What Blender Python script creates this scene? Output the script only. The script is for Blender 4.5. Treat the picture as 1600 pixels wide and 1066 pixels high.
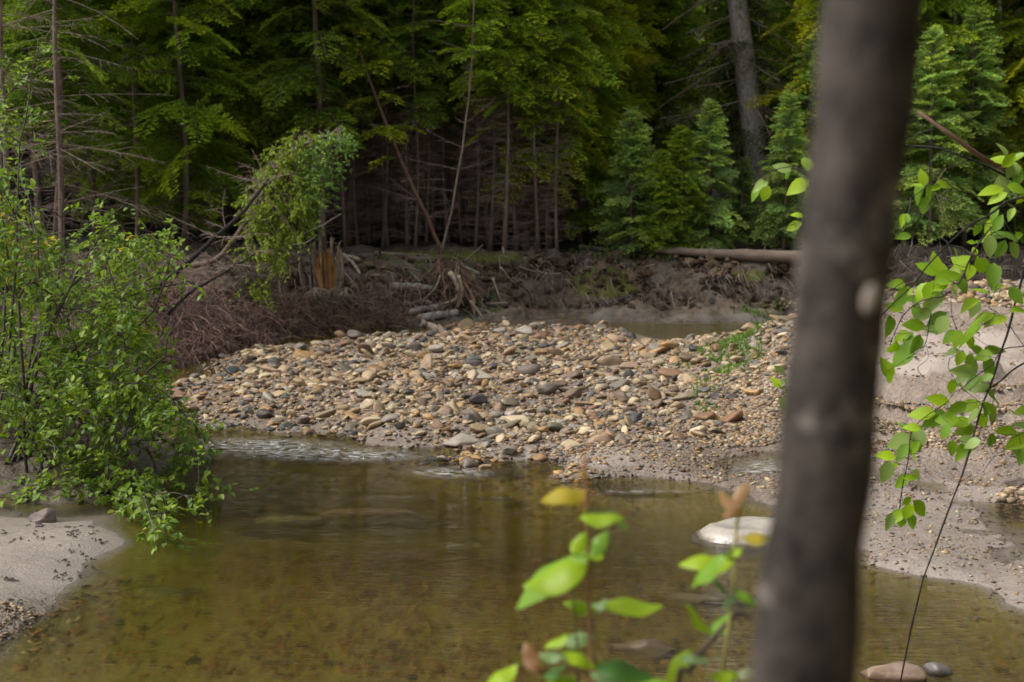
import bpy, bmesh, math, random
import numpy as np
from mathutils import Vector, Matrix

SC = bpy.context.scene
for o in list(bpy.data.objects):
    bpy.data.objects.remove(o)
R = math.radians
rng = np.random.default_rng(7)
random.seed(7)

# ------------------------------------------------------------------ camera
CAM = np.array([0.0, 0.0, 2.5])
F = 2222.0                      # focal length in pixels of the 1600 px wide photograph
TH = math.atan(233 / F)
cam = bpy.data.cameras.new('camera')
cam.sensor_width = 36
cam.lens = 36 * F / 1600
cam.clip_start = 0.05
cam.clip_end = 2000
cam.dof.use_dof = True
cam.dof.focus_distance = 9.5
cam.dof.aperture_fstop = 3.2
co = bpy.data.objects.new('camera', cam)
SC.collection.objects.link(co)
co.location = CAM
co.rotation_euler = (math.pi / 2 - TH, 0, 0)
SC.camera = co

# ------------------------------------------------------------------ world + sun + exposure
SUN_DIR = Vector((-0.66, -0.12, 0.80)).normalized()      # towards the sun
w = bpy.data.worlds.new('World')
SC.world = w
w.use_nodes = True
nt = w.node_tree
bg = nt.nodes['Background']
sky = nt.nodes.new('ShaderNodeTexSky')
sky.sky_type = 'NISHITA'
sky.sun_disc = False
sky.sun_elevation = math.asin(SUN_DIR.z)
sky.sun_rotation = math.atan2(SUN_DIR.x, SUN_DIR.y)
sky.air_density = 1.0
sky.dust_density = 4.0
sky.ozone_density = 1.0
hs = nt.nodes.new('ShaderNodeHueSaturation')            # an overcast, nearly grey sky
hs.inputs['Saturation'].default_value = 0.25
nt.links.new(sky.outputs[0], hs.inputs['Color'])
nt.links.new(hs.outputs[0], bg.inputs[0])
bg.inputs[1].default_value = 0.14
sl = bpy.data.lights.new('sun', 'SUN')
sl.energy = 2.1
sl.angle = R(16)
sl.color = (1.0, 0.95, 0.88)
so = bpy.data.objects.new('sun', sl)
SC.collection.objects.link(so)
so.rotation_euler = SUN_DIR.to_track_quat('Z', 'Y').to_euler()
so.location = (-10, 0, 20)

SC.view_settings.view_transform = 'Standard'
SC.view_settings.look = 'None'
SC.view_settings.exposure = 0.48
SC.view_settings.gamma = 1.0
SC.render.engine = 'CYCLES'
cy = SC.cycles
cy.use_denoising = True
cy.max_bounces = 8
cy.diffuse_bounces = 3
cy.glossy_bounces = 3
cy.transmission_bounces = 5
cy.transparent_max_bounces = 6
cy.volume_bounces = 0
cy.sample_clamp_indirect = 4.0

# ------------------------------------------------------------------ pixel rays -> world points
CT, ST = math.cos(TH), math.sin(TH)
def ray(px, py):
    a = (px - 800) / F
    b = (533 - py) / F
    return np.array([a, CT + b * ST, -ST + b * CT])
def atz(px, py, z=0.0):
    d = ray(px, py)
    return CAM + d * ((z - CAM[2]) / d[2])
def aty(px, py, y):
    d = ray(px, py)
    return CAM + d * (y / d[1])
def proj(p):
    p = np.asarray(p, float) - CAM
    f = p[..., 1] * CT - p[..., 2] * ST
    u = p[..., 1] * ST + p[..., 2] * CT
    return 800 + F * p[..., 0] / f, 533 - F * u / f, f

# ------------------------------------------------------------------ noise
_T = np.random.default_rng(3).random((256, 256))
def vnoise(x, y):
    x = np.asarray(x, float); y = np.asarray(y, float)
    xi = np.floor(x).astype(int); yi = np.floor(y).astype(int)
    fx = x - xi; fy = y - yi
    fx = fx * fx * (3 - 2 * fx); fy = fy * fy * (3 - 2 * fy)
    a = _T[xi & 255, yi & 255]; b = _T[(xi + 1) & 255, yi & 255]
    c = _T[xi & 255, (yi + 1) & 255]; d = _T[(xi + 1) & 255, (yi + 1) & 255]
    return (a * (1 - fx) + b * fx) * (1 - fy) + (c * (1 - fx) + d * fx) * fy - 0.5
def fbm(x, y, n=4, s=1.0):
    t = 0; a = 1.0
    for i in range(n):
        t = t + a * vnoise(x * s + 17 * i, y * s - 9 * i)
        s *= 2.07; a *= 0.5
    return t
def sst(a, b, x):
    t = np.clip((np.asarray(x, float) - a) / (b - a), 0, 1)
    return t * t * (3 - 2 * t)

# ------------------------------------------------------------------ terrain height
CP = []
def cp(z, *pts):
    for px, py in pts:
        p = atz(px, py, z)
        CP.append((p[0], p[1], z))
# near shore of the gravel bar and the right hand sand
cp(0.0, (236,622),(262,641),(310,659),(430,677),(560,691),(650,702),(700,720),(760,735),(850,747),(930,766),(1010,773),
   (1100,769),(1170,776),(1215,790),(1290,850),(1350,885),(1440,905),(1520,926),(1600,960),(1720,1000))
cp(-0.16, (300,690),(430,705),(560,722),(650,735),(700,760),(850,785),(1000,805),(1100,800),(1180,850),(1290,900),(1400,940),(1520,965),(1620,1010))
cp(0.05, (330,642),(450,658),(560,671),(680,686),(760,706))
cp(0.02, (800,735),(880,735),(960,740),(1050,745),(1120,740),(1190,760))
# the cobble bar
cp(0.13, (330,600),(450,600),(600,610),(700,640),(560,640),(450,630),(620,560),(760,560),(450,560),(900,570),(700,590),(880,600),(1000,620),(1000,580))
cp(0.22, (560,525),(700,520),(850,518),(400,545),(620,530),(780,525),(950,535))
cp(0.10, (880,680),(1000,690),(800,690),(1080,690))
cp(-0.015, (790,641),(860,640),(740,640),(1180,715),(1230,715),(1120,725),(1240,740))
cp(0.0, (700,532),(850,531),(560,540),(450,552),(340,577),(280,600),(960,545),(1040,545))
cp(.15, (740,511),(800,511),(870,512),(930,514),(965,519),(900,520),(820,520)); cp(-0.2, (1040,531),(1120,522),(1200,510),(1000,522),(600,522),(450,537),(350,560),(290,585))
cp(-0.12, (270,610),(255,600),(230,640),(280,670))
# right part of the bar and the sand hump
cp(0.30, (1100,590),(1130,570)); cp(0.4, (1180,590)); cp(0.12,(1130,640)); cp(0.16,(1200,650),(1280,670))
cp(0.45, (1190,555)); cp(0.75, (1240,505),(1200,515)); cp(0.25,(1140,530)); cp(0.9,(1320,480)); cp(1.15,(1400,455)); cp(1.25,(1500,447)); cp(1.3,(1600,446),(1750,446))
cp(0.95,(1400,510),(1500,520),(1600,530)); cp(0.75,(1400,560),(1500,570),(1620,580),(1750,590)); cp(0.68,(1420,590),(1520,598))
cp(0.48,(1400,628),(1500,632),(1600,640)); cp(0.4,(1400,650),(1520,655),(1620,660),(1750,660)); cp(0.22,(1400,690),(1500,700),(1620,700)); cp(0.1,(1300,700),(1300,740),(1400,725),(1500,732),(1600,730))
cp(0.0,(1430,752),(1500,748)); cp(-0.015,(1450,772),(1490,770)); cp(0.03,(1400,800),(1460,800),(1500,795),(1400,840),(1480,870),(1540,880),(1620,900),(1340,780))
cp(-0.05,(1580,820),(1640,830),(1600,800)); cp(0.10,(1580,760),(1640,765),(1700,780))
for x, y, z in ((3.2,22.2,0.1),(5,22.3,0.3),(7,23,0.5),(9,24,0.6),(4.0,24.5,-0.3),(7,26,-0.3),(10,27,-0.3),(13,24,0.7),(14,18,1.3),(14,14,1.0),(14,11,0.5)):
    CP.append((x, y, z))
# left sand bank
cp(0.0, (70,955),(130,905),(190,850),(152,828),(186,806),(150,803),(110,815),(60,808),(20,793),(35,985),(0,1012),(-60,1040))
cp(0.055,(60,850),(0,900),(100,850),(0,830)); cp(.09, (-60,880),(-100,830)); cp(0.06,(140,822),(20,950),(-60,980))
cp(-0.12,(240,850),(200,905),(150,960),(80,1010),(60,1066),(230,815),(120,795),(200,795))
# pool bed
cp(-0.60,(350,790),(500,790),(650,800),(800,840),(350,880),(500,900),(700,880),(1000,870),(850,930),(1000,940))
cp(-0.30,(300,950),(500,980),(700,980),(1100,960),(1300,980),(900,1000),(1450,990)); cp(-0.20,(200,1040),(400,1060),(600,1066),(800,1066),(1000,1066),(1200,1066),(1500,1066),(1620,1090))
cp(-0.2,(400,730),(550,750),(300,740))
for x in (-6, -3, 0, 3, 6):
    CP.append((x, 5.9, -0.12))
CPa = np.array(CP)
def _solve():
    P = CPa[:, :2]
    d = np.linalg.norm(P[:, None] - P[None], axis=2)
    K = np.sqrt(d * d + 0.05)
    A = np.zeros((len(P) + 1, len(P) + 1))
    A[:-1, :-1] = K - 0.02 * np.eye(len(P)); A[-1, :-1] = 1; A[:-1, -1] = 1
    return np.linalg.solve(A, np.append(CPa[:, 2], 0))
W_ = _solve()
def rbf(x, y):
    sh = x.shape; x = x.ravel(); y = y.ravel(); out = np.empty_like(x)
    for i in range(0, len(x), 20000):
        d2 = (x[i:i+20000, None] - CPa[None, :, 0])**2 + (y[i:i+20000, None] - CPa[None, :, 1])**2
        out[i:i+20000] = np.sqrt(d2 + 0.05) @ W_[:-1] + W_[-1]
    return out.reshape(sh)

# foot of the far and left bank, as a line; land lies beyond it
BL = np.array([(-60, 7.0), (-12, 9.6)] + [tuple(atz(px, py)[:2]) for px, py in
      ((0,778),(60,790),(150,782),(215,770),(250,742),(290,722),(268,690),(225,645),(212,612),(240,590),(300,565),(380,545),(480,525),(580,515),(700,511))] +
      [(-0.5, 26.6), (0.8, 27.2), (2.6, 27.3), (4.6, 27.2), (6.5, 27.6), (10, 28.5), (16, 28.5), (60, 30)])
def sdist(x, y):
    """signed distance to the bank foot, positive on land; and position along it"""
    best = np.full(x.shape, 1e9); sg = np.ones(x.shape)
    for a, b in zip(BL[:-1], BL[1:]):
        d = b - a; L2 = d @ d
        t = np.clip(((x - a[0]) * d[0] + (y - a[1]) * d[1]) / L2, 0, 1)
        dd = np.hypot(x - a[0] - t * d[0], y - a[1] - t * d[1])
        m = dd < best
        cr = d[0] * (y - a[1]) - d[1] * (x - a[0])
        best = np.where(m, dd, best); sg = np.where(m, np.sign(cr), sg)
    return best * sg
def height(x, y, detail=True):
    x = np.asarray(x, float); y = np.asarray(y, float)
    s = sdist(x, y)
    s = s + 0.35 * fbm(x, y, 3, 0.9) * sst(-1, .5, s)
    h = rbf(x, y)
    h = np.where((x < -14), -0.3, h)
    h = np.clip(h, -0.75, 1.35)
    h = np.maximum(h, .09 * sst(-1.2, -.6, x) * (1 - sst(1.3, 2.0, x)) * sst(23.0, 23.8, y) - .9 * (1 - sst(-1.2, -.6, x) * (1 - sst(1.3, 2.0, x)) * sst(23.0, 23.8, y)))
    # bank
    right = sst(-1.6, 0.2, x) * sst(20, 24, y)
    left = 1 - sst(16, 22, y)
    far_l = np.interp(s, [0, 0.25, 0.6, 1.0, 1.5, 3, 9, 20, 45, 120], [-.05, .12, .42, .95, 1.2, 1.3, 1.45, 2.2, 9, 40])
    far_r = np.interp(s, [0, 0.12, 0.3, 1.1, 1.4, 2.0, 5, 9, 20, 45, 120], [-.05, .20, .22, .27, .62, 1.18, 1.3, 1.5, 2.2, 9, 40])
    lf = np.interp(s, [0, 0.4, 1.2, 2.5, 6, 12, 20, 45, 120], [-.03, .12, .3, .5, 1.0, 1.4, 2.2, 9, 40])
    hb = far_l * (1 - right) + far_r * right
    hb = hb * (1 - left) + lf * left
    hb = np.maximum(hb, .10 * sst(-1.2, -.6, x) * (1 - sst(1.3, 2.0, x)) * (y > 22) - .9 * ((x < -1.2) | (x > 2.0) | (y <= 22)))
    k = sst(-0.25, 0.05, s)
    h = h * (1 - k) + hb * k
    # near bank, below the frame
    nb = 0.9 * (1 - sst(3.9, 5.6, y))
    h = np.where(y < 5.8, np.maximum(h * sst(4.6, 5.6, y) + nb, nb - .2), h)
    edge = sst(16, 26, x) * (y < 29)
    h = h + edge * 1.2
    if detail:
        land = sst(0.0, 0.25, s)
        h = h + .030 * fbm(x, y, 4, 3.6) * (1 - land) * sst(6, 7.5, y)
        h = h + fbm(x, y, 4, 1.3) * (0.035 + 0.26 * land * sst(18, 22, y)) * (0.35 + 0.65 * land)
        h = h + fbm(x, y, 3, 5) * 0.11 * land
        # a small scarp cut in the right hand sand
        sc = (x > 3.2) * sst(12.6, 13.4, y) * (1 - sst(16, 18, y))
        st_ = np.round((h + .05 * fbm(x, y, 3, 1.2)) * 6) / 6
        h = h * (1 - .85 * sc) + st_ * .85 * sc
        h = h + .09 * fbm(x, y, 4, 2.4) * sst(2.6, 3.6, x) * sst(10.5, 12, y) * (1 - land)
    return h, s

# ------------------------------------------------------------------ mesh builder
class MB:
    def __init__(s):
        s.v = []; s.q = []; s.t = []; s.c = []; s.n = 0; s.qm = []; s.tm = []
    def add(s, v, q=None, t=None, col=(1, 1, 1), m=0):
        v = np.asarray(v, float).reshape(-1, 3)
        s.v.append(v)
        c = np.asarray(col, float)
        if c.ndim == 1: c = np.broadcast_to(c, (len(v), 3))
        s.c.append(c)
        if q is not None and len(q):
            q = np.asarray(q).reshape(-1, 4) + s.n; s.q.append(q); s.qm.append(np.full(len(q), m))
        if t is not None and len(t):
            t = np.asarray(t).reshape(-1, 3) + s.n; s.t.append(t); s.tm.append(np.full(len(t), m))
        s.n += len(v)
    def mesh(s, name, mats, smooth=True, origin=None):
        me = bpy.data.meshes.new(name)
        V = np.concatenate(s.v)
        if origin is not None: V = V - np.asarray(origin)
        Q = np.concatenate(s.q) if s.q else np.zeros((0, 4), int)
        T = np.concatenate(s.t) if s.t else np.zeros((0, 3), int)
        me.vertices.add(len(V)); me.vertices.foreach_set('co', V.ravel())
        nl = Q.size + T.size
        me.loops.add(nl); me.loops.foreach_set('vertex_index', np.concatenate([Q.ravel(), T.ravel()]).astype(np.int32))
        me.polygons.add(len(Q) + len(T))
        st = np.concatenate([np.arange(len(Q)) * 4, Q.size + np.arange(len(T)) * 3]).astype(np.int32)
        me.polygons.foreach_set('loop_start', st)
        mi = np.concatenate(([np.concatenate(s.qm)] if s.qm else []) + ([np.concatenate(s.tm)] if s.tm else [])).astype(np.int32)
        me.polygons.foreach_set('material_index', mi)
        me.polygons.foreach_set('use_smooth', np.full(len(Q) + len(T), smooth))
        C = np.ones((len(V), 4), np.float32); C[:, :3] = np.concatenate(s.c)
        at = me.attributes.new('tint', 'FLOAT_COLOR', 'POINT')
        at.data.foreach_set('color', C.ravel())
        for m in (mats if isinstance(mats, (list, tuple)) else [mats]): me.materials.append(m)
        me.update(calc_edges=True); me.validate()
        return me
    def build(s, name, mats, parent=None, smooth=True, origin=None):
        me = s.mesh(name, mats, smooth, origin if parent is None or origin is not None else parent_origin(parent))
        o = bpy.data.objects.new(name, me); SC.collection.objects.link(o)
        if parent is not None: o.parent = parent
        elif origin is not None: o.location = origin
        return o
def parent_origin(p):
    l = np.array(p.location)
    while p.parent: p = p.parent; l = l + np.array(p.location)
    return l
def empty(name, loc):
    o = bpy.data.objects.new(name, None); SC.collection.objects.link(o); o.location = loc
    o.empty_display_size = .2
    return o
def tag(o, label=None, cat=None, group=None, kind=None):
    if label: o['label'] = label
    if cat: o['category'] = cat
    if group: o['group'] = group
    if kind: o['kind'] = kind
    return o

def tube(mb, pts, rad, sides=6, col=(1, 1, 1), m=0, cap=True):
    pts = np.asarray(pts, float); n = len(pts)
    rad = np.broadcast_to(np.asarray(rad, float), (n,)) if np.ndim(rad) else np.full(n, float(rad))
    tg = np.gradient(pts, axis=0); tg /= np.linalg.norm(tg, axis=1)[:, None] + 1e-12
    ref = np.array([0, 0, 1.0]) if abs(tg[0][2]) < .9 else np.array([1.0, 0, 0])
    a = np.cross(tg, ref); a /= np.linalg.norm(a, axis=1)[:, None] + 1e-12
    b = np.cross(tg, a)
    th = np.arange(sides) * 2 * np.pi / sides
    v = pts[:, None] + rad[:, None, None] * (np.cos(th)[None, :, None] * a[:, None] + np.sin(th)[None, :, None] * b[:, None])
    i = np.arange(n - 1)[:, None] * sides; j = np.arange(sides)[None]; k = (j + 1) % sides
    q = np.stack([i + j, i + k, i + sides + k, i + sides + j], -1).reshape(-1, 4)
    v = v.reshape(-1, 3)
    t = []
    if cap and sides > 3:
        v = np.concatenate([v, pts[:1], pts[-1:]])
        c0, c1 = n * sides, n * sides + 1
        for jj in range(sides):
            kk = (jj + 1) % sides
            t.append((c0, kk, jj)); t.append((c1, (n - 1) * sides + jj, (n - 1) * sides + kk))
    mb.add(v, q=q, t=t, col=col, m=m)
def smooth_line(pts, n=12, jit=0.0):
    pts = np.asarray(pts, float); t = np.linspace(0, 1, len(pts)); T = np.linspace(0, 1, n)
    # Catmull-Rom
    out = []
    m = len(pts)
    for u in T:
        s = u * (m - 1); i = min(int(s), m - 2); f = s - i
        p0 = pts[max(i - 1, 0)]; p1 = pts[i]; p2 = pts[i + 1]; p3 = pts[min(i + 2, m - 1)]
        out.append(0.5 * ((2 * p1) + (-p0 + p2) * f + (2 * p0 - 5 * p1 + 4 * p2 - p3) * f * f + (-p0 + 3 * p1 - 3 * p2 + p3) * f**3))
    out = np.array(out)
    if jit: out[1:-1] += rng.normal(0, jit, out[1:-1].shape)
    return out

# ------------------------------------------------------------------ materials
def mat(name):
    m = bpy.data.materials.new(name); m.use_nodes = True
    return m, m.node_tree, m.node_tree.nodes['Principled BSDF']
def N(nt, typ, **kw):
    n = nt.nodes.new(typ)
    for k, v in kw.items():
        if k in n.inputs: n.inputs[k].default_value = v
        else: setattr(n, k, v)
    return n
def ramp(nt, fac, stops):
    r = nt.nodes.new('ShaderNodeValToRGB'); e = r.color_ramp.elements
    while len(e) < len(stops): e.new(.5)
    for i, (p, c) in enumerate(stops):
        e[i].position = p; e[i].color = (*c, 1) if len(c) == 3 else c
    nt.links.new(fac, r.inputs[0]); return r.outputs[0]
def mixc(nt, fac, a, b, mode='MIX'):
    n = nt.nodes.new('ShaderNodeMix'); n.data_type = 'RGBA'; n.blend_type = mode
    for i, v in ((0, fac), (6, a), (7, b)):
        if isinstance(v, bpy.types.NodeSocket): nt.links.new(v, n.inputs[i])
        elif isinstance(v, (int, float)): n.inputs[i].default_value = v
        else: n.inputs[i].default_value = (*v, 1)
    return n.outputs[2]
def mth(nt, op, a, b=0.0, c=0.0, clamp=False):
    n = nt.nodes.new('ShaderNodeMath'); n.operation = op; n.use_clamp = clamp
    for i, v in enumerate((a, b, c)):
        if isinstance(v, bpy.types.NodeSocket): nt.links.new(v, n.inputs[i])
        else: n.inputs[i].default_value = v
    return n.outputs[0]
def coords(nt, scale=(1, 1, 1), obj=False):
    if obj: s = N(nt, 'ShaderNodeTexCoord').outputs['Object']
    else: s = N(nt, 'ShaderNodeNewGeometry').outputs['Position']
    mp = N(nt, 'ShaderNodeMapping'); mp.inputs['Scale'].default_value = scale
    nt.links.new(s, mp.inputs[0]); return mp.outputs[0]
def noise(nt, vec, sc, det=4, rough=.55, out=0):
    n = N(nt, 'ShaderNodeTexNoise', Scale=sc, Detail=det, Roughness=rough)
    nt.links.new(vec, n.inputs['Vector']); return n.outputs[out]
def bump(nt, h, strength, dist, bs):
    b = N(nt, 'ShaderNodeBump', Strength=strength, Distance=dist)
    nt.links.new(h, b.inputs['Height']); nt.links.new(b.outputs[0], bs.inputs['Normal']); return b

def m_ground():
    m, nt, bs = mat('ground_soil_sand_gravel')
    L = nt.links
    za = N(nt, 'ShaderNodeAttribute', attribute_name='tint')
    sep = N(nt, 'ShaderNodeSeparateColor'); L.new(za.outputs['Color'], sep.inputs[0])
    gravel, soil, moss = sep.outputs
    P = coords(nt)
    geo = N(nt, 'ShaderNodeNewGeometry'); sx = N(nt, 'ShaderNodeSeparateXYZ'); L.new(geo.outputs['Position'], sx.inputs[0])
    z = sx.outputs[2]
    n1 = noise(nt, P, 1.4, 5); n2 = noise(nt, P, 9, 6, .7); n3 = noise(nt, P, 60, 3, .7)
    sand = mixc(nt, n2, (.36, .30, .255), (.50, .43, .37))
    sand = mixc(nt, mth(nt, 'MULTIPLY', n3, .4), sand, (.22, .185, .16))
    # pebbly gravel: voronoi cells, two sizes
    v1 = N(nt, 'ShaderNodeTexVoronoi', Scale=28.0); L.new(P, v1.inputs['Vector'])
    v2 = N(nt, 'ShaderNodeTexVoronoi', Scale=60.0); L.new(P, v2.inputs['Vector'])
    s1 = N(nt, 'ShaderNodeSeparateColor'); L.new(v1.outputs['Color'], s1.inputs[0])
    s2 = N(nt, 'ShaderNodeSeparateColor'); L.new(v2.outputs['Color'], s2.inputs[0])
    pal = [(0, (.09, .085, .09)), (.2, (.20, .16, .13)), (.4, (.36, .26, .17)), (.55, (.26, .22, .2)), (.7, (.42, .33, .23)), (.85, (.3, .17, .11)), (1, (.55, .5, .43))]
    gc = mixc(nt, .5, ramp(nt, s1.outputs[0], pal), ramp(nt, s2.outputs[0], pal))
    gc = mixc(nt, n3, gc, (.22, .18, .15))
    gmask = ramp(nt, mth(nt, 'ADD', gravel, mth(nt, 'MULTIPLY', mth(nt, 'SUBTRACT', n2, .5), .9)), [(.35, (0, 0, 0)), (.6, (1, 1, 1))])
    base = mixc(nt, gmask, sand, gc)
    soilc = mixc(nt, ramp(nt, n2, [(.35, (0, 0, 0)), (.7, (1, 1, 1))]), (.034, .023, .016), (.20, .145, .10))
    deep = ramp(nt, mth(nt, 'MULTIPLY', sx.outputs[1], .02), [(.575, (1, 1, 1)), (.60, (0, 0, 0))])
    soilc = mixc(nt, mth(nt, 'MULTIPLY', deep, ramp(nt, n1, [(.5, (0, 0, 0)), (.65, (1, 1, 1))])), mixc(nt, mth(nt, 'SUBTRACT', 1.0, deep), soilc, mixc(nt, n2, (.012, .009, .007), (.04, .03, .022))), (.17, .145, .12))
    mossc = mixc(nt, n2, (.05, .065, .012), (.16, .16, .02))
    soilc = mixc(nt, ramp(nt, mth(nt, 'MULTIPLY', moss, mth(nt, 'ADD', n2, .5)), [(.35, (0, 0, 0)), (.55, (1, 1, 1))]), soilc, mossc)
    smask = ramp(nt, mth(nt, 'ADD', soil, mth(nt, 'MULTIPLY', mth(nt, 'SUBTRACT', n2, .5), .6)), [(.4, (0, 0, 0)), (.6, (1, 1, 1))])
    base = mixc(nt, smask, base, soilc)
    # stream bed: ochre silt with stained gravel
    bedp = mixc(nt, ramp(nt, s1.outputs[1], [(.0, (0, 0, 0)), (.7, (0, 0, 0)), (.9, (1, 1, 1))]), (.23, .18, .05), (.42, .29, .08))
    bed = mixc(nt, n1, bedp, mixc(nt, n2, (.19, .15, .035), (.33, .25, .06)))
    zz = mth(nt, 'ADD', z, mth(nt, 'MULTIPLY', mth(nt, 'SUBTRACT', n2, .5), .05))
    under = ramp(nt, mth(nt, 'ADD', mth(nt, 'MULTIPLY', zz, 8), .5), [(.1, (1, 1, 1)), (.45, (0, 0, 0))])
    base = mixc(nt, under, base, bed)
    wet = mth(nt, 'MULTIPLY', ramp(nt, mth(nt, 'MULTIPLY', zz, 4), [(.22, (1, 1, 1)), (.75, (0, 0, 0))]), 1.0)
    base = mixc(nt, mth(nt, 'MULTIPLY', wet, .35), base, mixc(nt, 1.0, base, (.55, .55, .6), 'MULTIPLY'))
    L.new(base, bs.inputs['Base Color'])
    rr = N(nt, 'ShaderNodeMapRange'); rr.inputs['To Min'].default_value = .85; rr.inputs['To Max'].default_value = .22
    L.new(wet, rr.inputs[0]); L.new(rr.outputs[0], bs.inputs['Roughness'])
    hh = mth(nt, 'ADD', mth(nt, 'MULTIPLY', n2, .6), mth(nt, 'MULTIPLY', n3, .45))
    hh = mth(nt, 'ADD', hh, mth(nt, 'MULTIPLY', mth(nt, 'SUBTRACT', 1.0, v1.outputs['Distance']), mth(nt, 'MULTIPLY', gmask, .35)))
    bump(nt, hh, .8, .04, bs)
    return m
def m_tint(name, rough=.7, nscale=30, var=.35, bstr=.3, bdist=.01, spec=.5, trans=0.0, obj=True, dark=(.3, .3, .3), stretch=(1, 1, 1)):
    """colour from the mesh's own tint, mottled by noise"""
    m, nt, bs = mat(name); L = nt.links
    a = N(nt, 'ShaderNodeAttribute', attribute_name='tint')
    P = coords(nt, stretch, obj)
    n = noise(nt, P, nscale, 5, .65)
    n = ramp(nt, n, [(.3, (0, 0, 0)), (.7, (1, 1, 1))])
    c = mixc(nt, mth(nt, 'MULTIPLY', n, var), a.outputs['Color'], mixc(nt, 1.0, a.outputs['Color'], dark, 'MULTIPLY'))
    if 'stone' in name:      # wet below the splash line
        gz = N(nt, 'ShaderNodeNewGeometry'); gx_ = N(nt, 'ShaderNodeSeparateXYZ'); L.new(gz.outputs['Position'], gx_.inputs[0])
        wl = ramp(nt, mth(nt, 'ADD', gx_.outputs[2], mth(nt, 'MULTIPLY', n, .025)), [(.018, (1, 1, 1)), (.04, (0, 0, 0))])
        c = mixc(nt, wl, c, mixc(nt, 1.0, c, (.42, .38, .33), 'MULTIPLY'))
        rg = N(nt, 'ShaderNodeMapRange'); rg.inputs['To Min'].default_value = rough; rg.inputs['To Max'].default_value = .18
        L.new(wl, rg.inputs[0]); L.new(rg.outputs[0], bs.inputs['Roughness'])
    L.new(c, bs.inputs['Base Color'])
    bs.inputs['Roughness'].default_value = rough
    bs.inputs['Specular IOR Level'].default_value = spec
    if bstr: bump(nt, n, bstr, bdist, bs)
    if trans > 0:
        tr = N(nt, 'ShaderNodeBsdfTranslucent')
        L.new(mixc(nt, 1.0, c, (1.1, 1.15, .4), 'MULTIPLY'), tr.inputs[0])
        mx = N(nt, 'ShaderNodeMixShader'); mx.inputs[0].default_value = trans
        L.new(bs.outputs[0], mx.inputs[1]); L.new(tr.outputs[0], mx.inputs[2])
        L.new(mx.outputs[0], nt.nodes['Material Output'].inputs[0])
    return m
def m_bark(name, c1, c2, scale=(1, 1, .25), ns=25, lichen=None, bd=.01):
    m, nt, bs = mat(name); L = nt.links
    P = coords(nt, scale, False)
    n = noise(nt, P, ns, 6, .7)
    c = ramp(nt, n, [(.3, c1), (.7, c2)])
    if lichen:
        n2 = noise(nt, coords(nt), ns * .35, 4, .7)
        c = mixc(nt, ramp(nt, n2, [(.55, (0, 0, 0)), (.68, (1, 1, 1))]), c, lichen)
    L.new(c, bs.inputs['Base Color']); bs.inputs['Roughness'].default_value = .9
    bs.inputs['Specular IOR Level'].default_value = .25
    bump(nt, n, .8, bd, bs)
    return m

M_ground = m_ground()
M_stone = m_tint('river_stone', rough=.6, nscale=38, var=.55, bstr=.35, bdist=.008, spec=.45, dark=(.5, .45, .42), obj=False)
M_wetstone = m_tint('wet_stone', rough=.3, nscale=16, var=.5, bstr=.3, bdist=.008, spec=.5, dark=(.4, .36, .33), obj=False)
M_needle = m_tint('conifer_needles', rough=.55, nscale=1.3, var=.45, bstr=0, spec=.3, trans=.42, dark=(.45, .5, .5), obj=False)
M_leaf = m_tint('broad_leaf', rough=.45, nscale=3, var=.35, bstr=0, spec=.35, trans=.42, dark=(.55, .6, .5), obj=False)
M_twig = m_bark('dead_twig', (.16, .115, .10), (.34, .26, .22), ns=8)
M_bark = m_bark('spruce_bark', (.09, .062, .05), (.26, .19, .16), ns=14, lichen=(.17, .165, .14))
M_bigbark = m_bark('old_spruce_bark', (.17, .15, .135), (.42, .385, .355), scale=(1, 1, .5), ns=16, lichen=(.12, .13, .08), bd=.03)
M_shrubbark = m_bark('alder_bark', (.045, .035, .032), (.14, .115, .1), ns=18, lichen=(.24, .23, .2))
M_darkbark = m_bark('dark_stem_bark', (.014, .011, .012), (.045, .035, .036), ns=40, bd=.003)
M_wood = m_tint('weathered_wood', rough=.8, nscale=9, var=.6, bstr=.5, bdist=.012, spec=.3, dark=(.35, .3, .27), obj=False, stretch=(.3, 1, 1))
M_grass = m_tint('grass_blade', rough=.5, nscale=5, var=.3, bstr=0, trans=.35, obj=False)

# ------------------------------------------------------------------ ground
def lines(segs):
    out = [segs[0][0]]
    for a, b, st in segs:
        n = max(1, int(round((b - a) / st))); out += list(np.linspace(a, b, n + 1)[1:])
    return np.array(out)
gx = lines([(-400, -60, 40), (-60, -24, 2), (-24, -9, .35), (-9, 11, .085), (11, 24, .35), (24, 60, 2), (60, 400, 40)])
gy = lines([(-300, -20, 20), (-20, 3, 1), (3, 7, .2), (7, 15, .075), (15, 24, .1), (24, 32, .07), (32, 45, .4), (45, 130, 3), (130, 500, 40)])
X, Y = np.meshgrid(gx, gy)
H, S = height(X, Y)
near = sst(-1, 0, S)
GR = atz(236, 622)
pxg, pyg, _ = proj(np.stack([X, Y, H], -1))
def bump2(cx, cy, rx, ry, px=pxg, py=pyg):
    return np.exp(-(((px - cx) / rx)**2 + ((py - cy) / ry)**2))
bar = sst(-.02, .06, H) * (1 - near)
sandy = np.clip(.55 * (pxg > 1200) * (pyg > 760) * (X < 12) + sum(bump2(*a) for a in ((60, 860, 220, 90), (1480, 575, 150, 16), (1520, 535, 150, 22), (1430, 765, 90, 18), (880, 715, 140, 22), (1190, 603, 80, 14), (1500, 650, 120, 12))), 0, 1) * (Y > 5)
gravel = np.clip(1 - sandy * 1.1, 0, 1)
soil = np.maximum(near, np.clip(1.5 * bump2(850, 508, 140, 10), 0, 1) * (Y > 22))
shelf = sst(-.6, .4, X) * (S > 0.05) * (S < 1.1) * (Y > 24)
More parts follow.
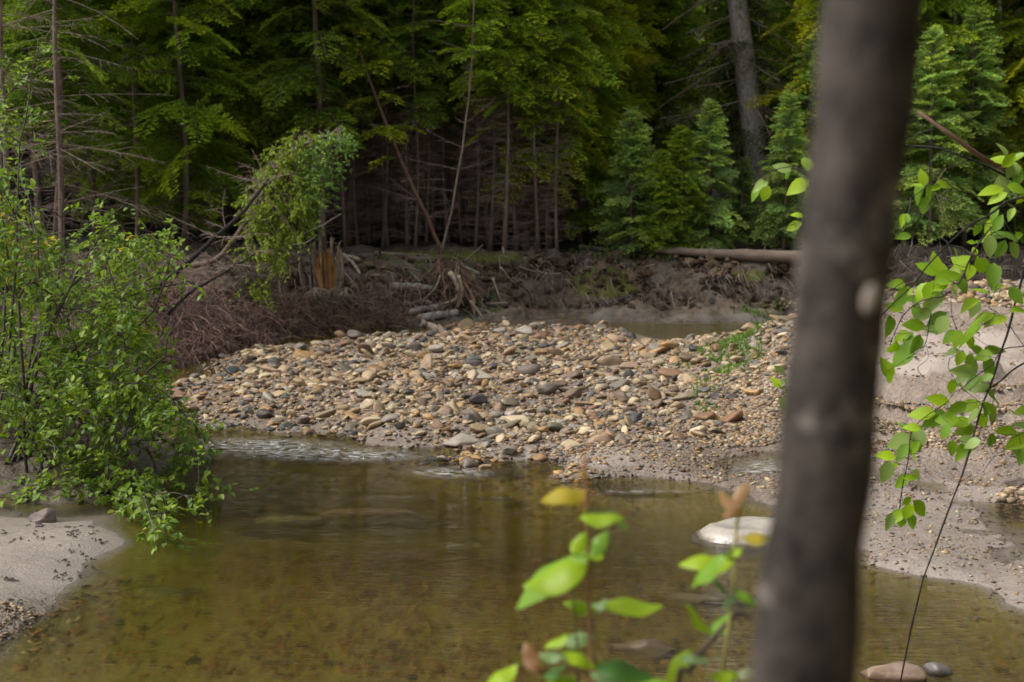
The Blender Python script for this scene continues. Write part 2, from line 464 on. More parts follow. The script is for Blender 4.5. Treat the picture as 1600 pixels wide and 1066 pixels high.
soil = soil * (1 - .2 * shelf)
gravel = gravel * (1 - shelf)
moss = np.clip(bump2(945, 440, 50, 22) * 1.5 + bump2(760, 402, 70, 8) + bump2(640, 395, 80, 6) * .6 + bump2(1180, 430, 60, 12) * .7, 0, 1) * near
nx, ny = len(gx), len(gy)
i = (np.arange(ny - 1)[:, None] * nx + np.arange(nx - 1)[None]).ravel()
Q = np.stack([i, i + 1, i + nx + 1, i + nx], -1)
# undercut and rumple the bank face sideways so that it is not a plain height field
face = near * sst(18, 22, Y) * sst(.1, .4, H) * (1 - sst(33, 40, Y))
Yd = Y + face * (.35 * fbm(X, H * 2.2, 3, 1.6) + .12 * fbm(X + 40, H * 3, 2, 5))
Xd = X + face * .2 * fbm(X, Y + H * 2, 3, 2.1)
mb = MB(); mb.add(np.stack([Xd, Yd, H], -1).reshape(-1, 3), q=Q, col=np.stack([gravel, soil, moss], -1).reshape(-1, 3))
tag(mb.build('ground', M_ground), kind='structure')
def hz(x, y):
    return float(height(np.array([float(x)]), np.array([float(y)]))[0][0])
_YS = np.arange(13.0, 44.0, .06)
def ghit(px, py, off=.12):
    d = ray(px, py); P = CAM[None] + d[None] * (_YS / d[1])[:, None]
    h = hzs(P[:, 0], P[:, 1]); k = np.argmax(P[:, 2] < h)
    if not (P[:, 2] < h).any(): return aty(px, py, 29.0)
    return aty(px, py, _YS[k] - off)
def hzs(x, y): return height(np.asarray(x, float), np.asarray(y, float))[0]

# ------------------------------------------------------------------ water: a closed body with tea coloured absorption
def m_water():
    m, nt, bs = mat('stream_water'); L = nt.links
    bs.inputs['Base Color'].default_value = (1, 1, 1, 1)
    bs.inputs['Transmission Weight'].default_value = 1
    bs.inputs['Roughness'].default_value = .03
    bs.inputs['IOR'].default_value = 1.333
    P = coords(nt, (.5, 1.5, 1)); P2 = coords(nt, (.8, 2.4, 1))
    big = noise(nt, P, 2.2, 3, .5); fine = noise(nt, P2, 11, 3, .6)
    at = N(nt, 'ShaderNodeAttribute', attribute_name='tint'); sp = N(nt, 'ShaderNodeSeparateColor'); L.new(at.outputs[0], sp.inputs[0])
    rif = sp.outputs[0]
    rn = noise(nt, coords(nt, (1, 2.2, 1)), 9, 4, .7)
    h = mth(nt, 'ADD', mth(nt, 'MULTIPLY', big, .5), mth(nt, 'MULTIPLY', fine, .30))
    h = mth(nt, 'ADD', h, mth(nt, 'MULTIPLY', rn, mth(nt, 'MULTIPLY', rif, 2.0)))
    bump(nt, h, 1.0, .04, bs)
    # broken white water in the riffle; the white also paints in glints of sky
    fn = noise(nt, coords(nt, (1, 2.6, 1)), 9, 5, .8)
    fm = mth(nt, 'MULTIPLY', ramp(nt, fn, [(.50, (0, 0, 0)), (.57, (1, 1, 1))]), ramp(nt, rif, [(.25, (0, 0, 0)), (.9, (1, 1, 1))]))
    df = N(nt, 'ShaderNodeBsdfDiffuse'); df.inputs[0].default_value = (.8, .8, .78, 1)
    mx = N(nt, 'ShaderNodeMixShader'); L.new(mth(nt, 'MULTIPLY', fm, .6), mx.inputs[0]); L.new(bs.outputs[0], mx.inputs[1]); L.new(df.outputs[0], mx.inputs[2])
    out = nt.nodes['Material Output']; L.new(mx.outputs[0], out.inputs[0])
    va = N(nt, 'ShaderNodeVolumeAbsorption', Density=1.0); va.inputs[0].default_value = (.71, .695, .0, 1)
    va.inputs['Density'].default_value = 2.35
    L.new(va.outputs[0], out.inputs['Volume'])
    return m
M_water = m_water()
wx = lines([(-30, -5, 1), (-5, 5, .045), (5, 30, 1)]); wy = lines([(4.6, 10.4, .2), (10.4, 17.4, .04), (17.4, 30, .3)]); nwx = len(wx); nwy = len(wy)
WX, WY = np.meshgrid(wx, wy); wp = proj(np.stack([WX, WY, WX * 0], -1))
rif = np.clip(sum(a * bump2(cx, cy, rx, ry, wp[0], wp[1]) for cx, cy, rx, ry, a in
   ((400, 699, 130, 15, 1.0), (560, 712, 120, 11, .8), (700, 738, 80, 10, .75), (270, 625, 50, 30, .7), (1200, 735, 70, 22, .8), (1000, 768, 120, 5, .5), (340, 660, 60, 12, .6))), 0, 1)
WZ = np.clip(rif * 1.3, 0, 1) * .017 * (fbm(WX * 6, WY * 11, 3) + .5 * fbm(WX * 3 + 9, WY * 5, 2)) + .0016 * fbm(WX * 1.6, WY * 4, 3)
WZ[0] = WZ[-1] = 0; WZ[:, 0] = WZ[:, -1] = 0
bm_i = (np.arange(nwy - 1)[:, None] * nwx + np.arange(nwx - 1)[None]).ravel()
mb = MB(); mb.add(np.stack([WX, WY, WZ], -1).reshape(-1, 3), q=np.stack([bm_i, bm_i + 1, bm_i + nwx + 1, bm_i + nwx], -1), col=np.stack([rif, rif, rif], -1).reshape(-1, 3))
# skirt and bottom, buried in the ground
ring = list(range(0, nwx)) + [nwx * k + nwx - 1 for k in range(1, nwy)] + [(nwy - 1) * nwx + nwx - 2 - k for k in range(nwx - 1)] + [nwx * k for k in range(nwy - 2, 0, -1)]
top = np.stack([WX, WY, WX * 0], -1).reshape(-1, 3)[ring]
nr = len(ring); sk = np.concatenate([top, top + [0, 0, -1.5]]); a = np.arange(nr); b2 = (a + 1) % nr
mb.add(sk, q=np.stack([a, a + nr, b2 + nr, b2], -1), col=(0, 0, 0))
c4 = np.array([(-30, 4.6, -1.5), (30, 4.6, -1.5), (30, 30, -1.5), (-30, 30, -1.5)]); mb.add(c4, q=[(0, 3, 2, 1)], col=(0, 0, 0))
wat = mb.build('stream_water', M_water)
bmx = bmesh.new(); bmx.from_mesh(wat.data); bmesh.ops.remove_doubles(bmx, verts=bmx.verts, dist=1e-4); bmesh.ops.recalc_face_normals(bmx, faces=bmx.faces); bmx.to_mesh(wat.data); bmx.free()
tag(wat, kind='structure')

# ------------------------------------------------------------------ stones
def ico(sub):
    bm = bmesh.new(); bmesh.ops.create_icosphere(bm, subdivisions=sub, radius=1)
    v = np.array([x.co for x in bm.verts]); f = np.array([[q.index for q in p.verts] for p in bm.faces]); bm.free()
    return v, f
def stone_shapes(sub, n, seed, lump=.08):
    r = np.random.default_rng(seed); v0, f = ico(sub); out = []
    for k in range(n):
        p = v0.copy()
        for q in range(r.integers(6, 12)):
            nn = r.normal(size=3); nn /= np.linalg.norm(nn); d = r.uniform(.30, .70) if k % 3 == 0 else r.uniform(.42, .8)
            e = np.maximum(0, p @ nn - d); p -= nn * e[:, None] * r.uniform(.75, 1.0)
        for q in range(3):
            kk = r.normal(size=3) * 2.2; p *= (1 + lump * .6 * np.sin(v0 @ kk + r.uniform(0, 6)))[:, None]
        p /= np.abs(p).max(axis=0)
        out.append(p)
    return out, f
SH1, FC1 = stone_shapes(2, 20, 5)
SH2, FC2 = stone_shapes(3, 26, 6)
PAL = {'cream': (.58, .49, .35), 'tan': (.41, .31, .20), 'ochre': (.42, .27, .13), 'rust brown': (.24, .145, .085), 'pinkish': (.36, .26, .19),
       'grey': (.24, .22, .195), 'pale grey': (.40, .37, .33), 'dark grey': (.07, .067, .068), 'slate blue': (.115, .117, .122), 'mauve': (.18, .145, .13), 'brown': (.19, .135, .095), 'olive grey': (.23, .195, .145)}
PN = list(PAL); PW = np.array([.15, .24, .12, .08, .10, .09, .05, .05, .04, .04, .12, .05]); PW /= PW.sum()
def rot(yaw, pitch, roll):
    c, s = np.cos, np.sin
    Rz = np.array([[c(yaw), -s(yaw), 0], [s(yaw), c(yaw), 0], [0, 0, 1]])
    Ry = np.array([[c(pitch), 0, s(pitch)], [0, 1, 0], [-s(pitch), 0, c(pitch)]])
    Rx = np.array([[1, 0, 0], [0, c(roll), -s(roll)], [0, s(roll), c(roll)]])
    return Rz @ Ry @ Rx
def tintof(name, r=rng):
    c = np.array(PAL[name]) * (.92, .88, .80); return np.clip(c * r.uniform(.78, 1.2) + r.normal(0, .003, 3), .03, .8)

def inpoly(px, py, poly):
    poly = np.array(poly, float); c = np.zeros(np.shape(px), bool); j = len(poly) - 1
    for i in range(len(poly)):
        xi, yi = poly[i]; xj, yj = poly[j]
        c ^= ((yi > py) != (yj > py)) & (px < (xj - xi) * (py - yi) / (yj - yi + 1e-12) + xi); j = i
    return c
COB = np.array([atz(px, py, .1)[:2] for px, py in ((240,612),(262,632),(310,670),(430,687),(560,702),(650,712),(700,728),(760,740),(830,722),(930,700),(1050,690),(1130,672),(1180,640),(1230,610),(1260,560),
    (1260,480),(1200,500),(1100,545),(1000,530),(960,516),(700,512),(560,518),(450,528),(350,550),(285,575))])
stones = []   # x, y, z, size(3 radii), colour name
def scatter(n, lo, hi, poly, seed, bias=1.0, weights=PW, zoff=0.0):
    r = np.random.default_rng(seed); mn = poly.min(0); mxx = poly.max(0); P = r.uniform(mn, mxx, (n * 4, 2))
    P = P[inpoly(P[:, 0], P[:, 1], poly)][:n]
    h = hzs(P[:, 0], P[:, 1])
    for (x, y), z in zip(P, h):
        a = lo * (hi / lo) ** (r.random() ** bias)
        b = a * r.uniform(.6, .9); c = a * r.uniform(.24, .5)
        nm = PN[r.choice(len(PN), p=weights)]
        stones.append((x, y, z + c * r.uniform(-.15, .5) + zoff, a, b, c, r.uniform(0, 6.3), r.normal(0, .34), r.normal(0, .34), nm, 0))
scatter(330, .11, .20, COB, 11, 2.4, zoff=.02)
scatter(4800, .036, .098, COB, 12, 1.3, zoff=.012)
scatter(15000, .018, .05, COB, 13, 1.0)
# stones one can point at in the photograph: px, py of the centre, width and height in pixels, colour
HAND = [(750,626,34,22,'dark grey'),(741,562,32,18,'slate blue'),(646,543,28,16,'mauve'),(682,546,26,16,'pale grey'),(660,556,22,14,'ochre'),(828,580,42,24,'mauve'),(855,610,40,22,'mauve'),(892,617,34,22,'brown'),
 (740,568,30,20,'slate blue'),(548,570,28,16,'dark grey'),(650,594,22,14,'tan'),(440,540,22,12,'dark grey'),(551,522,20,18,'cream'),(537,638,26,14,'tan'),(578,633,36,20,'cream'),(415,648,30,20,'dark grey'),(476,657,20,18,'mauve'),
 (624,664,20,16,'dark grey'),(612,636,22,14,'cream'),(560,596,30,14,'tan'),(718,690,66,12,'pale grey'),(792,705,32,18,'grey'),(764,690,20,12,'slate blue'),(935,688,44,18,'pinkish'),(1098,652,40,20,'rust brown'),(1108,661,18,10,'pale grey'),
 (955,565,40,22,'pinkish'),(982,570,34,16,'pinkish'),(892,588,38,18,'brown'),(875,598,24,18,'brown'),(962,594,26,14,'pale grey'),(980,586,22,18,'slate blue'),(1030,568,22,14,'cream'),(1050,586,44,20,'rust brown'),(1075,560,34,18,'brown'),
 (1085,545,24,14,'dark grey'),(1120,545,26,16,'rust brown'),(1108,517,32,16,'pinkish'),(1046,519,28,14,'slate blue'),(1075,520,22,14,'mauve'),(1036,527,24,10,'ochre'),(1215,577,32,20,'cream'),(1070,620,42,18,'olive grey'),(1098,610,26,14,'slate blue'),
 (1015,555,30,12,'tan'),(830,515,22,14,'ochre'),(815,527,22,10,'cream'),(935,512,28,12,'mauve'),(870,515,22,12,'pinkish'),(906,512,22,10,'ochre'),(730,530,30,16,'tan'),(700,553,24,12,'tan'),(598,570,26,12,'ochre'),(505,603,20,12,'cream'),
 (880,540,26,12,'grey'),(845,541,28,10,'dark grey'),(915,560,24,12,'brown'),(900,602,22,12,'mauve'),(1000,600,24,12,'tan'),(820,655,24,12,'cream'),(860,668,26,12,'pinkish'),(905,668,24,12,'grey'),(960,655,26,12,'tan'),(905,640,22,10,'rust brown'),
 (660,532,18,10,'dark grey'),(520,560,20,10,'tan'),(480,565,18,10,'grey'),(340,590,16,12,'mauve'),(368,566,18,10,'dark grey'),(318,572,14,11,'olive grey'),(378,632,16,12,'slate blue'),(355,608,20,12,'ochre'),(1040,645,22,12,'cream'),(1150,560,24,12,'cream'),
 (1135,580,26,12,'tan'),(1165,547,22,10,'dark grey'),(985,640,24,14,'brown'),(700,600,24,14,'brown'),(665,620,22,12,'pinkish'),(790,590,22,12,'tan'),(940,620,22,10,'olive grey'),(1180,570,18,12,'grey'),(1000,545,22,10,'ochre')]
def hit(px, py):
    z = .15
    for _ in range(12):
        p = atz(px, py, z); z = z * .5 + .5 * hz(p[0], p[1])
    return atz(px, py, z)
hand = []
for px, py, wpx, hpx, nm in HAND:
    p = hit(px, py + hpx * .25); D = p[1]
    a = wpx / 2 * D / F; c = max(hpx * .5 * D / F * .95, a * .3)
    hand.append((p[0], p[1], p[2] + c * .55, a * 1.05, a * rng.uniform(.6, .8), c, rng.normal(0, .3), rng.normal(0, .1), rng.normal(0, .1), nm, 1))
stones = hand + [s for s in stones if all((s[0] - q[0])**2 + ((s[1] - q[1]) * .8)**2 > (q[3] * .8 + s[3] * .6)**2 or s[3] < .045 for q in hand)]
def pxsize(s):
    if s[10]: return 1e6 + s[3] / s[1]
    px, py, _ = proj(np.array(s[:3]))
    if not (-5 < px < 1232): return 0
    if px < 225: return 0
    return s[3] / s[1] * (s[5] * 1.0 + s[4] * .25) / s[1]
stones.sort(key=pxsize, reverse=True)
N_IND = 300
ind = stones[:N_IND]; rest = stones[N_IND:]
def scol(base, v):
    """bedding bands and speckle that belong to the stone"""
    k = rng.normal(size=3) * rng.uniform(1.5, 5); s = np.sin(v @ k + rng.uniform(0, 6))
    return np.clip(np.asarray(base) * (1 + .10 * s[:, None]), 0.02, .85)
def zone_of(px, py):
    if px > 1080: return "on the grassy right side" if py < 625 else "in the gravel beside the trunk"
    if py < 532: return "along the far edge"
    side = 'left' if px < 520 else ('middle' if px < 820 else 'right')
    if py < 572: return {'left': "on the upper left slope", 'middle': "below the root mass", 'right': "near the shaded pool"}[side]
    if py < 630: return {'left': "on the left slope", 'middle': "in the bar's middle", 'right': "right of the bar's middle"}[side]
    return {'left': "by the left riffle", 'middle': "near the front water edge", 'right': "by the wet front hollow"}[side]
info = []
for s in ind:
    px, py, _ = proj(np.array(s[:3])); wpx = 2 * s[3] * F / s[1]
    sz = 'large ' if wpx > 34 else ('small ' if wpx < 19 else '')
    shp = 'flat' if s[5] < s[3] * .38 else ('rounded' if s[5] < s[3] * .6 else 'chunky')
    info.append((f"{sz}{s[9]} {shp} cobble", zone_of(px, py), px))
ORD = ['leftmost', 'second from left', 'third from left', 'fourth from left', 'fifth from left', 'sixth from left', 'seventh from left', 'eighth from left', 'ninth from left', 'tenth from left', 'eleventh from left', 'twelfth from left']
cnt = {}
for k, (a, z, px) in enumerate(info): cnt.setdefault((a, z), []).append((px, k))
lab = {}
for (a, z), L_ in cnt.items():
    L_.sort()
    for r_, (px, k) in enumerate(L_): lab[k] = f"{a} {z}" if len(L_) == 1 else f"{a} {z}, {ORD[min(r_, 11)]}"
for k, s in enumerate(ind):
    sh = SH2[k % len(SH2)]; Rm = rot(s[6], s[7], s[8])
    v = (sh * [s[3], s[4], s[5]]) @ Rm.T
    m_ = MB(); m_.add(v + s[:3], t=FC2, col=scol(tintof(s[9]), sh))
    tag(m_.build('cobble', M_stone, origin=s[:3]), lab[k], 'stone', 'cobbles on the gravel bar')
m_ = MB()
for k, s in enumerate(rest):
    sh = SH1[k % len(SH1)]; v = (sh * [s[3], s[4], s[5]]) @ rot(s[6], s[7], s[8]).T + s[:3]
    m_.add(v, t=FC1, col=scol(tintof(s[9]), sh))
tag(m_.build('small_cobbles', M_stone), 'mass of smaller tan, grey and rust river stones filling the gravel bar', 'stones', kind='stuff')
print('stones', len(stones))

# fine gravel: right side, sand margins, shore; and stained pebbles on the stream bed
SHt = [p[:] for p in stone_shapes(1, 12, 8)[0]]; FCt = ico(1)[1]
def pebbles(name, polys, mat_, label, wts=PW, dim=1.0, seed=3, tintmul=(1, 1, 1), flat=(.3, .6)):
    r = np.random.default_rng(seed); m_ = MB()
    for poly, n, lo, hi in polys:
        poly = np.array([atz(a, b, c)[:2] for a, b, c in poly]); mn = poly.min(0); mx_ = poly.max(0)
        P = r.uniform(mn, mx_, (n * 5, 2)); P = P[inpoly(P[:, 0], P[:, 1], poly)]
        keep = fbm(P[:, 0], P[:, 1], 3, 1.1) + r.uniform(-.5, .5, len(P)) > -.28
        P = P[keep][:n]; h = hzs(P[:, 0], P[:, 1])
        for k in range(len(P)):
            a = lo * (hi / lo) ** (r.random() ** 1.8)
            sh = SHt[r.integers(12)]; b = a * r.uniform(.6, .95); c = a * r.uniform(*flat)
            nm = PN[r.choice(len(PN), p=wts)]
            v = (sh * [a, b, c]) @ rot(r.uniform(0, 6.3), r.normal(0, .25), r.normal(0, .25)).T + [P[k, 0], P[k, 1], h[k] + c * .35]
            m_.add(v, t=FCt, col=np.clip(tintof(nm, r) * tintmul, .02, .8))
    return tag(m_.build(name, mat_), label, 'pebbles', kind='stuff')
pebbles('gravel', [
    ([(262,632,0),(310,657,0),(430,675,0),(560,690,0),(650,700,0),(700,720,0),(800,735,0),(1000,700,.1),(1180,680,.1),(1240,600,.4),(1200,505,.6),(900,520,.2),(560,525,.2),(330,560,.1)], 15000, .010, .034),
    ([(1060,640,.15),(1130,590,.3),(1240,560,.4),(1240,690,.05),(1100,700,.05)], 5000, .012, .045),
    ([(760,735,0),(860,745,0),(940,762,0),(1200,775,0),(1280,840,0),(1280,690,.1),(1000,690,.08),(820,700,.1)], 2600, .008, .035),
    ([(1240,700,.1),(1240,800,.02),(1350,880,0),(1600,955,0),(1660,900,.03),(1660,700,.2),(1400,680,.25)], 3000, .006, .024),
    ([(1240,600,.4),(1240,720,.1),(1440,720,.12),(1430,640,.45),(1330,600,.5)], 3200, .010, .035),
    ([(1380,480,1.0),(1380,440,1.2),(1660,436,1.3),(1660,500,1.1)], 1300, .02, .10),
    ([(1200,560,.5),(1180,530,.4),(1230,500,.7),(1300,490,.8),(1300,600,.5)], 900, .02, .07),
    ([(1380,610,.6),(1620,610,.6),(1620,700,.25),(1380,700,.2)], 2600, .008, .03), ([(1380,500,.9),(1620,500,1.0),(1620,600,.65),(1380,600,.65)], 900, .008, .03),
    ([(1560,760,.1),(1560,800,.05),(1660,810,.05),(1660,740,.15)], 350, .02, .07),
    ([(0,1020,0),(-40,1030,0),(-40,950,.05),(0,940,.08),(80,962,0),(40,990,0)], 500, .006, .022)],
    M_stone, 'fine mixed gravel over the damp sand right of the cobble bar')
BW = np.array([.03, .3, .3, .06, .03, .03, .02, .02, .01, .02, .15, .03]); BW /= BW.sum()
pebbles('streambed_pebbles', [
    ([(0,1100,-.2),(120,940,-.1),(400,900,-.3),(900,880,-.3),(1350,900,-.1),(1650,1000,-.1),(1650,1100,-.2)], 6500, .012, .055),
    ([(320,680,-.1),(700,740,-.2),(1000,790,-.2),(1000,860,-.3),(300,860,-.3),(280,720,-.1)], 2500, .02, .06)],
    M_stone, 'ochre stained pebbles on the bed of the clear stream', BW, seed=9, tintmul=(1.7, 1.5, .85), flat=(.2, .4))

# boulders
SHB, FCB = stone_shapes(4, 10, 21, .12)
def boulder(name, px, py, y_or_z, wpx, c_h, col, label, k=0, m=None, yaw=0.0, depth=.7, sink=.35, tilt=(0, 0), slab=False):
    p = atz(px, py, y_or_z); D = p[1]; a = wpx / 2 * D / F; c = c_h
    sh = SHB[k]
    if slab:
        b_ = ico(4)[0]; sh = np.sign(b_) * np.abs(b_)**.7; sh[:, 2] = np.clip(sh[:, 2], -1, .55 + .10 * sh[:, 0] + .08 * np.sin(sh[:, 0] * 4 + sh[:, 1] * 3)) * 1.5
        sh[:, :2] *= (1.15 - .28 * np.clip(sh[:, 2:3], -1, 1) + .06 * np.sin(b_[:, :1] * 5 + b_[:, 1:2] * 4))
    v = sh * [a, a * depth, c]
    r = 0
    for q in range(5):
        kk = np.random.default_rng(k * 7 + q).normal(size=3) * (3 + 3 * q); r = r + np.sin(sh @ kk) / (1.5 + q)
    v = v * (1 + .022 * r[:, None])
    v = v @ rot(yaw, *tilt).T; o = np.array([p[0], p[1] + a * depth * .4, p[2] - c * sink])
    m_ = MB(); m_.add(v + o, t=FCB, col=scol(col, sh))
    return tag(m_.build(name, m or M_stone, origin=o), label, 'boulder')
boulder('boulder', 1198, 842, 0, 180, .105, (.44, .40, .345), 'pale flat boulder half out of the water beside the blurred trunk', 7, depth=.62, sink=.0, slab=True, m=M_wetstone)
boulder('boulder', 66, 806, .06, 46, .085, (.16, .125, .11), 'small brown stone at the top of the left sandbank under the shrub', 1)
boulder('boulder', 286, 722, 0, 100, .30, (.17, .125, .13), 'mauve boulder in the water at the tip of the left shrub', 2, m=M_wetstone, sink=.2)
boulder('boulder', 1385, 1062, 0, 130, .09, (.30, .21, .16), 'pinkish brown boulder breaking the water at the bottom edge by the trunk', 3, m=M_wetstone, sink=.2)
boulder('boulder', 1464, 1052, 0, 58, .075, (.19, .17, .165), 'small grey boulder in the water beside the dark dangling stem', 4, m=M_wetstone, sink=.2)
boulder('boulder', 1010, 1006, 0, 130, .13, (.42, .32, .22), 'tan boulder whose wet tip just breaks the surface by the sapling', 5, m=M_wetstone, sink=1.02, depth=.8)
boulder('boulder', 1110, 950, -.10, 150, .08, (.26, .20, .10), 'wide drowned rock under the water left of the trunk', 6, sink=.4, depth=.5)
boulder('boulder', 560, 822, -.16, 190, .07, (.36, .23, .07), 'long ochre rock drowned in the middle of the pool', 7, sink=.4, depth=.3)
boulder('boulder', 450, 842, -.22, 150, .08, (.26, .21, .08), 'olive drowned rock in front of the long ochre one', 8, sink=.4, depth=.4)
boulder('boulder', 430, 870, -.26, 130, .08, (.24, .2, .08), 'dull green drowned rock nearest the camera in the left pool', 9, sink=.4, depth=.5)
boulder('boulder', 200, 958, -.19, 230, .07, (.25, .215, .08), 'long pale drowned ledge beside the left sandbank', 2, sink=.4, depth=.28)
boulder('boulder', 765, 794, -.10, 80, .06, (.25, .21, .11), 'small drowned rock behind the sapling near the bar', 3, sink=.4, depth=.5)
boulder('boulder', 1590, 752, .12, 44, .05, (.15, .12, .10), 'dark flat stone at the right edge above the side pool', 5, depth=.5)
boulder('boulder', 1573, 618, .5, 50, .06, (.11, .115, .13), 'flat slate slab in the sand scarp at the right edge', 6, depth=.5)

# footprints and dark debris scraps on the left sandbank
def m_scraps():
    m_ = MB(); r = np.random.default_rng(31)
    for cx, cy in ((55,812),(62,818),(110,838),(118,832),(70,842),(138,818),(135,858),(140,868),(108,852),(100,872),(130,884),(92,886),(160,878),(20,905),(8,900),(100,892),(142,832),(155,838),(5,832),(30,845),(150,872),(60,836),(112,826),(75,930),(30,940)):
        for _ in range(r.integers(4, 9)):
            p = atz(cx + r.normal(0, 7), cy + r.normal(0, 2.5), .07); z = hz(p[0], p[1])
            d = r.normal(size=3) * [1, 1, .25]; d /= np.linalg.norm(d); L_ = r.uniform(.006, .028)
            tube(m_, [np.array([p[0], p[1], z + .004]) - d * L_, [p[0], p[1], z + .010], np.array([p[0], p[1], z + .006]) + d * L_], [.002, .005, .0015], 5, np.array((.09, .07, .06)) * r.uniform(.5, 1.6))
    tag(m_.build('bark_scraps', M_wood), 'scraps of dark bark and leaf litter scattered on the left sandbank', 'litter', kind='stuff')
m_scraps()

# ------------------------------------------------------------------ conifers
def frame_from(d, up=np.array([0, 0, 1.0])):
    d = d / np.linalg.norm(d); s = np.cross(up, d); s /= np.linalg.norm(s) + 1e-9; u = np.cross(d, s)
    return np.stack([d, s, u], 1)    # columns: along, side, up
def bough(L, r, fine=1.0):
    """flat fan of a fir branch along +X: (verts, quads) of the needle shoots, and its woody axis"""
    V = []; Qd = []; C = []
    def blade(p, d, l, w, up):
        s = np.cross(up, d); s /= np.linalg.norm(s) + 1e-9
        j = r.normal(0, .6)
        s = s * math.cos(j) + up * math.sin(j)
        b = len(V) * 1
        V.extend([p, p + d * l * .45 + s * w, p + d * l, p + d * l * .45 - s * w]); Qd.append((b, b + 1, b + 2, b + 3))
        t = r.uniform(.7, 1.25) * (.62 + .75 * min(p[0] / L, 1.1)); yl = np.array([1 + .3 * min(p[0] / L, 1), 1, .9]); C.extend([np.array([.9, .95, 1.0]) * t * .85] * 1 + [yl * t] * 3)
    def axis(s):
        return np.array([s, 0, .10 * math.sin(s / L * 2.4) - .26 * (s / L)**2 * L])
    s = .16 * L; up = np.array([0, 0, 1.0])
    while s < L:
        for sd in (-1, 1):
            f = 1 - s / L
            l2 = (.50 * (L - s) * r.uniform(.6, 1.1) + .07) * (1 if s > .28 * L else .5 + s / L)
            l2 = min(l2, .55)
            ang = R(r.uniform(42, 62)) * sd
            d = np.array([math.cos(ang), math.sin(ang), r.normal(-.16, .14)]); d /= np.linalg.norm(d)
            p0 = axis(s); t = .03
            while t < l2:
                p = p0 + d * t + [0, 0, -.25 * t * t]
                for s2 in (-1, 1):
                    a2 = ang + s2 * R(r.uniform(28, 55))
                    dd = np.array([math.cos(a2), math.sin(a2), r.normal(-.02, .18)])
                    blade(p, dd, r.uniform(.055, .10) * fine, r.uniform(.010, .017) * fine, up)
                t += .042 * fine
            blade(p0 + d * l2 * .9 + [0, 0, -.2 * l2 * l2], d, .10 * fine, .018 * fine, up)
        s += .075 * fine
    blade(axis(L * .95), np.array([1, 0, -.1]), .12, .02, up)
    return np.array(V), np.array(Qd), np.array(C), np.array([axis(x) for x in np.linspace(0, L, 5)])
_r = np.random.default_rng(77)
BO = {L: [bough(L, _r) for _ in range(4)] for L in (.45, .8, 1.2, 1.7)}
def dead_branch(mb_, p0, d, L, r, rad=.0055, col=(1, 1, 1), sub=True):
    M = frame_from(d); n = 5
    cv = r.normal(0, .12); dr = r.uniform(-.25, .12)
    pts = np.array([p0 + M @ np.array([t * L, cv * L * t * t, dr * L * t * t]) for t in np.linspace(0, 1, n)])
    tube(mb_, pts, np.linspace(rad, rad * .35, n), 3, col, cap=False)
    if sub:
        for t in np.arange(.25, 1, .085):
            for sd in (-1, 1):
                if r.random() < .5: continue
                a = R(r.uniform(30, 65)) * sd; l2 = L * .42 * (1.1 - t) * r.uniform(.5, 1.3)
                i_ = t * (n - 1); b = pts[int(i_)] + (pts[min(int(i_) + 1, n - 1)] - pts[int(i_)]) * (i_ % 1)
                dd = M @ np.array([math.cos(a), math.sin(a), r.normal(-.15, .2)])
                tube(mb_, [b, b + dd * l2 * .55, b + dd * l2 + [0, 0, -.12 * l2]], [rad * .5, rad * .38, rad * .22], 3, col, cap=False)
def conifer(H, cb, Rm, seed, dens=11, trunk=.06, green=(.055, .125, .022), dead=50, lowdead=.2, gap=.25, top_el=35, low_el=-14, deadL=1.0, lean=(0, 0), crown_pow=.75):
    r = np.random.default_rng(seed)
    tr = MB(); cr = MB(); dd_ = MB()
    zs = np.linspace(0, H, 16)
    ph = r.uniform(0, 6, 2); amp = H * .006
    cx = lambda z: np.array([lean[0] * z + amp * math.sin(z * .8 + ph[0]), lean[1] * z + amp * math.sin(z * .7 + ph[1]), z])
    tube(tr, [cx(z) for z in zs], trunk * np.clip(1 - zs / H, .03, 1)**.8 * (1 + .5 * np.exp(-zs * 3)), 8)
    z = cb
    while z < H - .1:
        f = (H - z) / (H - cb)
        low = sst(0, .12, 1 - f)
        L = Rm * f**crown_pow * (.55 + .45 * low) * r.uniform(.6, 1.15) + .15
        az = r.uniform(0, 2 * math.pi); el = R(low_el + (top_el - low_el) * (1 - f)**1.3 + r.normal(0, 7))
        if math.sin(az * 2 + seed) * .5 + r.random() > gap - .2:
            key = min(BO, key=lambda q: abs(q - L)); V, Qd, C, ax = BO[key][r.integers(4)]
            d = np.array([math.cos(az) * math.cos(el), math.sin(az) * math.cos(el), math.sin(el)])
            M = frame_from(d) @ rot(0, 0, r.normal(0, .4)); k = L / key; p0 = cx(z)
            g = np.array(green) * r.uniform(.65, 1.35) * (1 + np.array([.35, .1, -.1]) * r.uniform(-.4, .8))
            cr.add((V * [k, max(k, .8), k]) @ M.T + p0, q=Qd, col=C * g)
            tube(cr, (ax * k) @ M.T + p0, np.linspace(.011, .004, 5), 3, (.4, .4, .4), m=1, cap=False)
        z += 1 / dens * (.5 + f * .7) * r.uniform(.5, 1.5)
    for _ in range(dead):
        z = lowdead + (cb + .6 - lowdead) * r.random()**.75; az = r.uniform(0, 6.3); el = R(r.uniform(-12, 22))
        dead_branch(dd_, cx(z), np.array([math.cos(az) * math.cos(el), math.sin(az) * math.cos(el), math.sin(el)]), deadL * r.uniform(.35, 1.1), r)
    return (tr.mesh('trunk', M_bark), cr.mesh('crown', [M_needle, M_bark], False), dd_.mesh('dead_branches', M_twig) if dead else None)
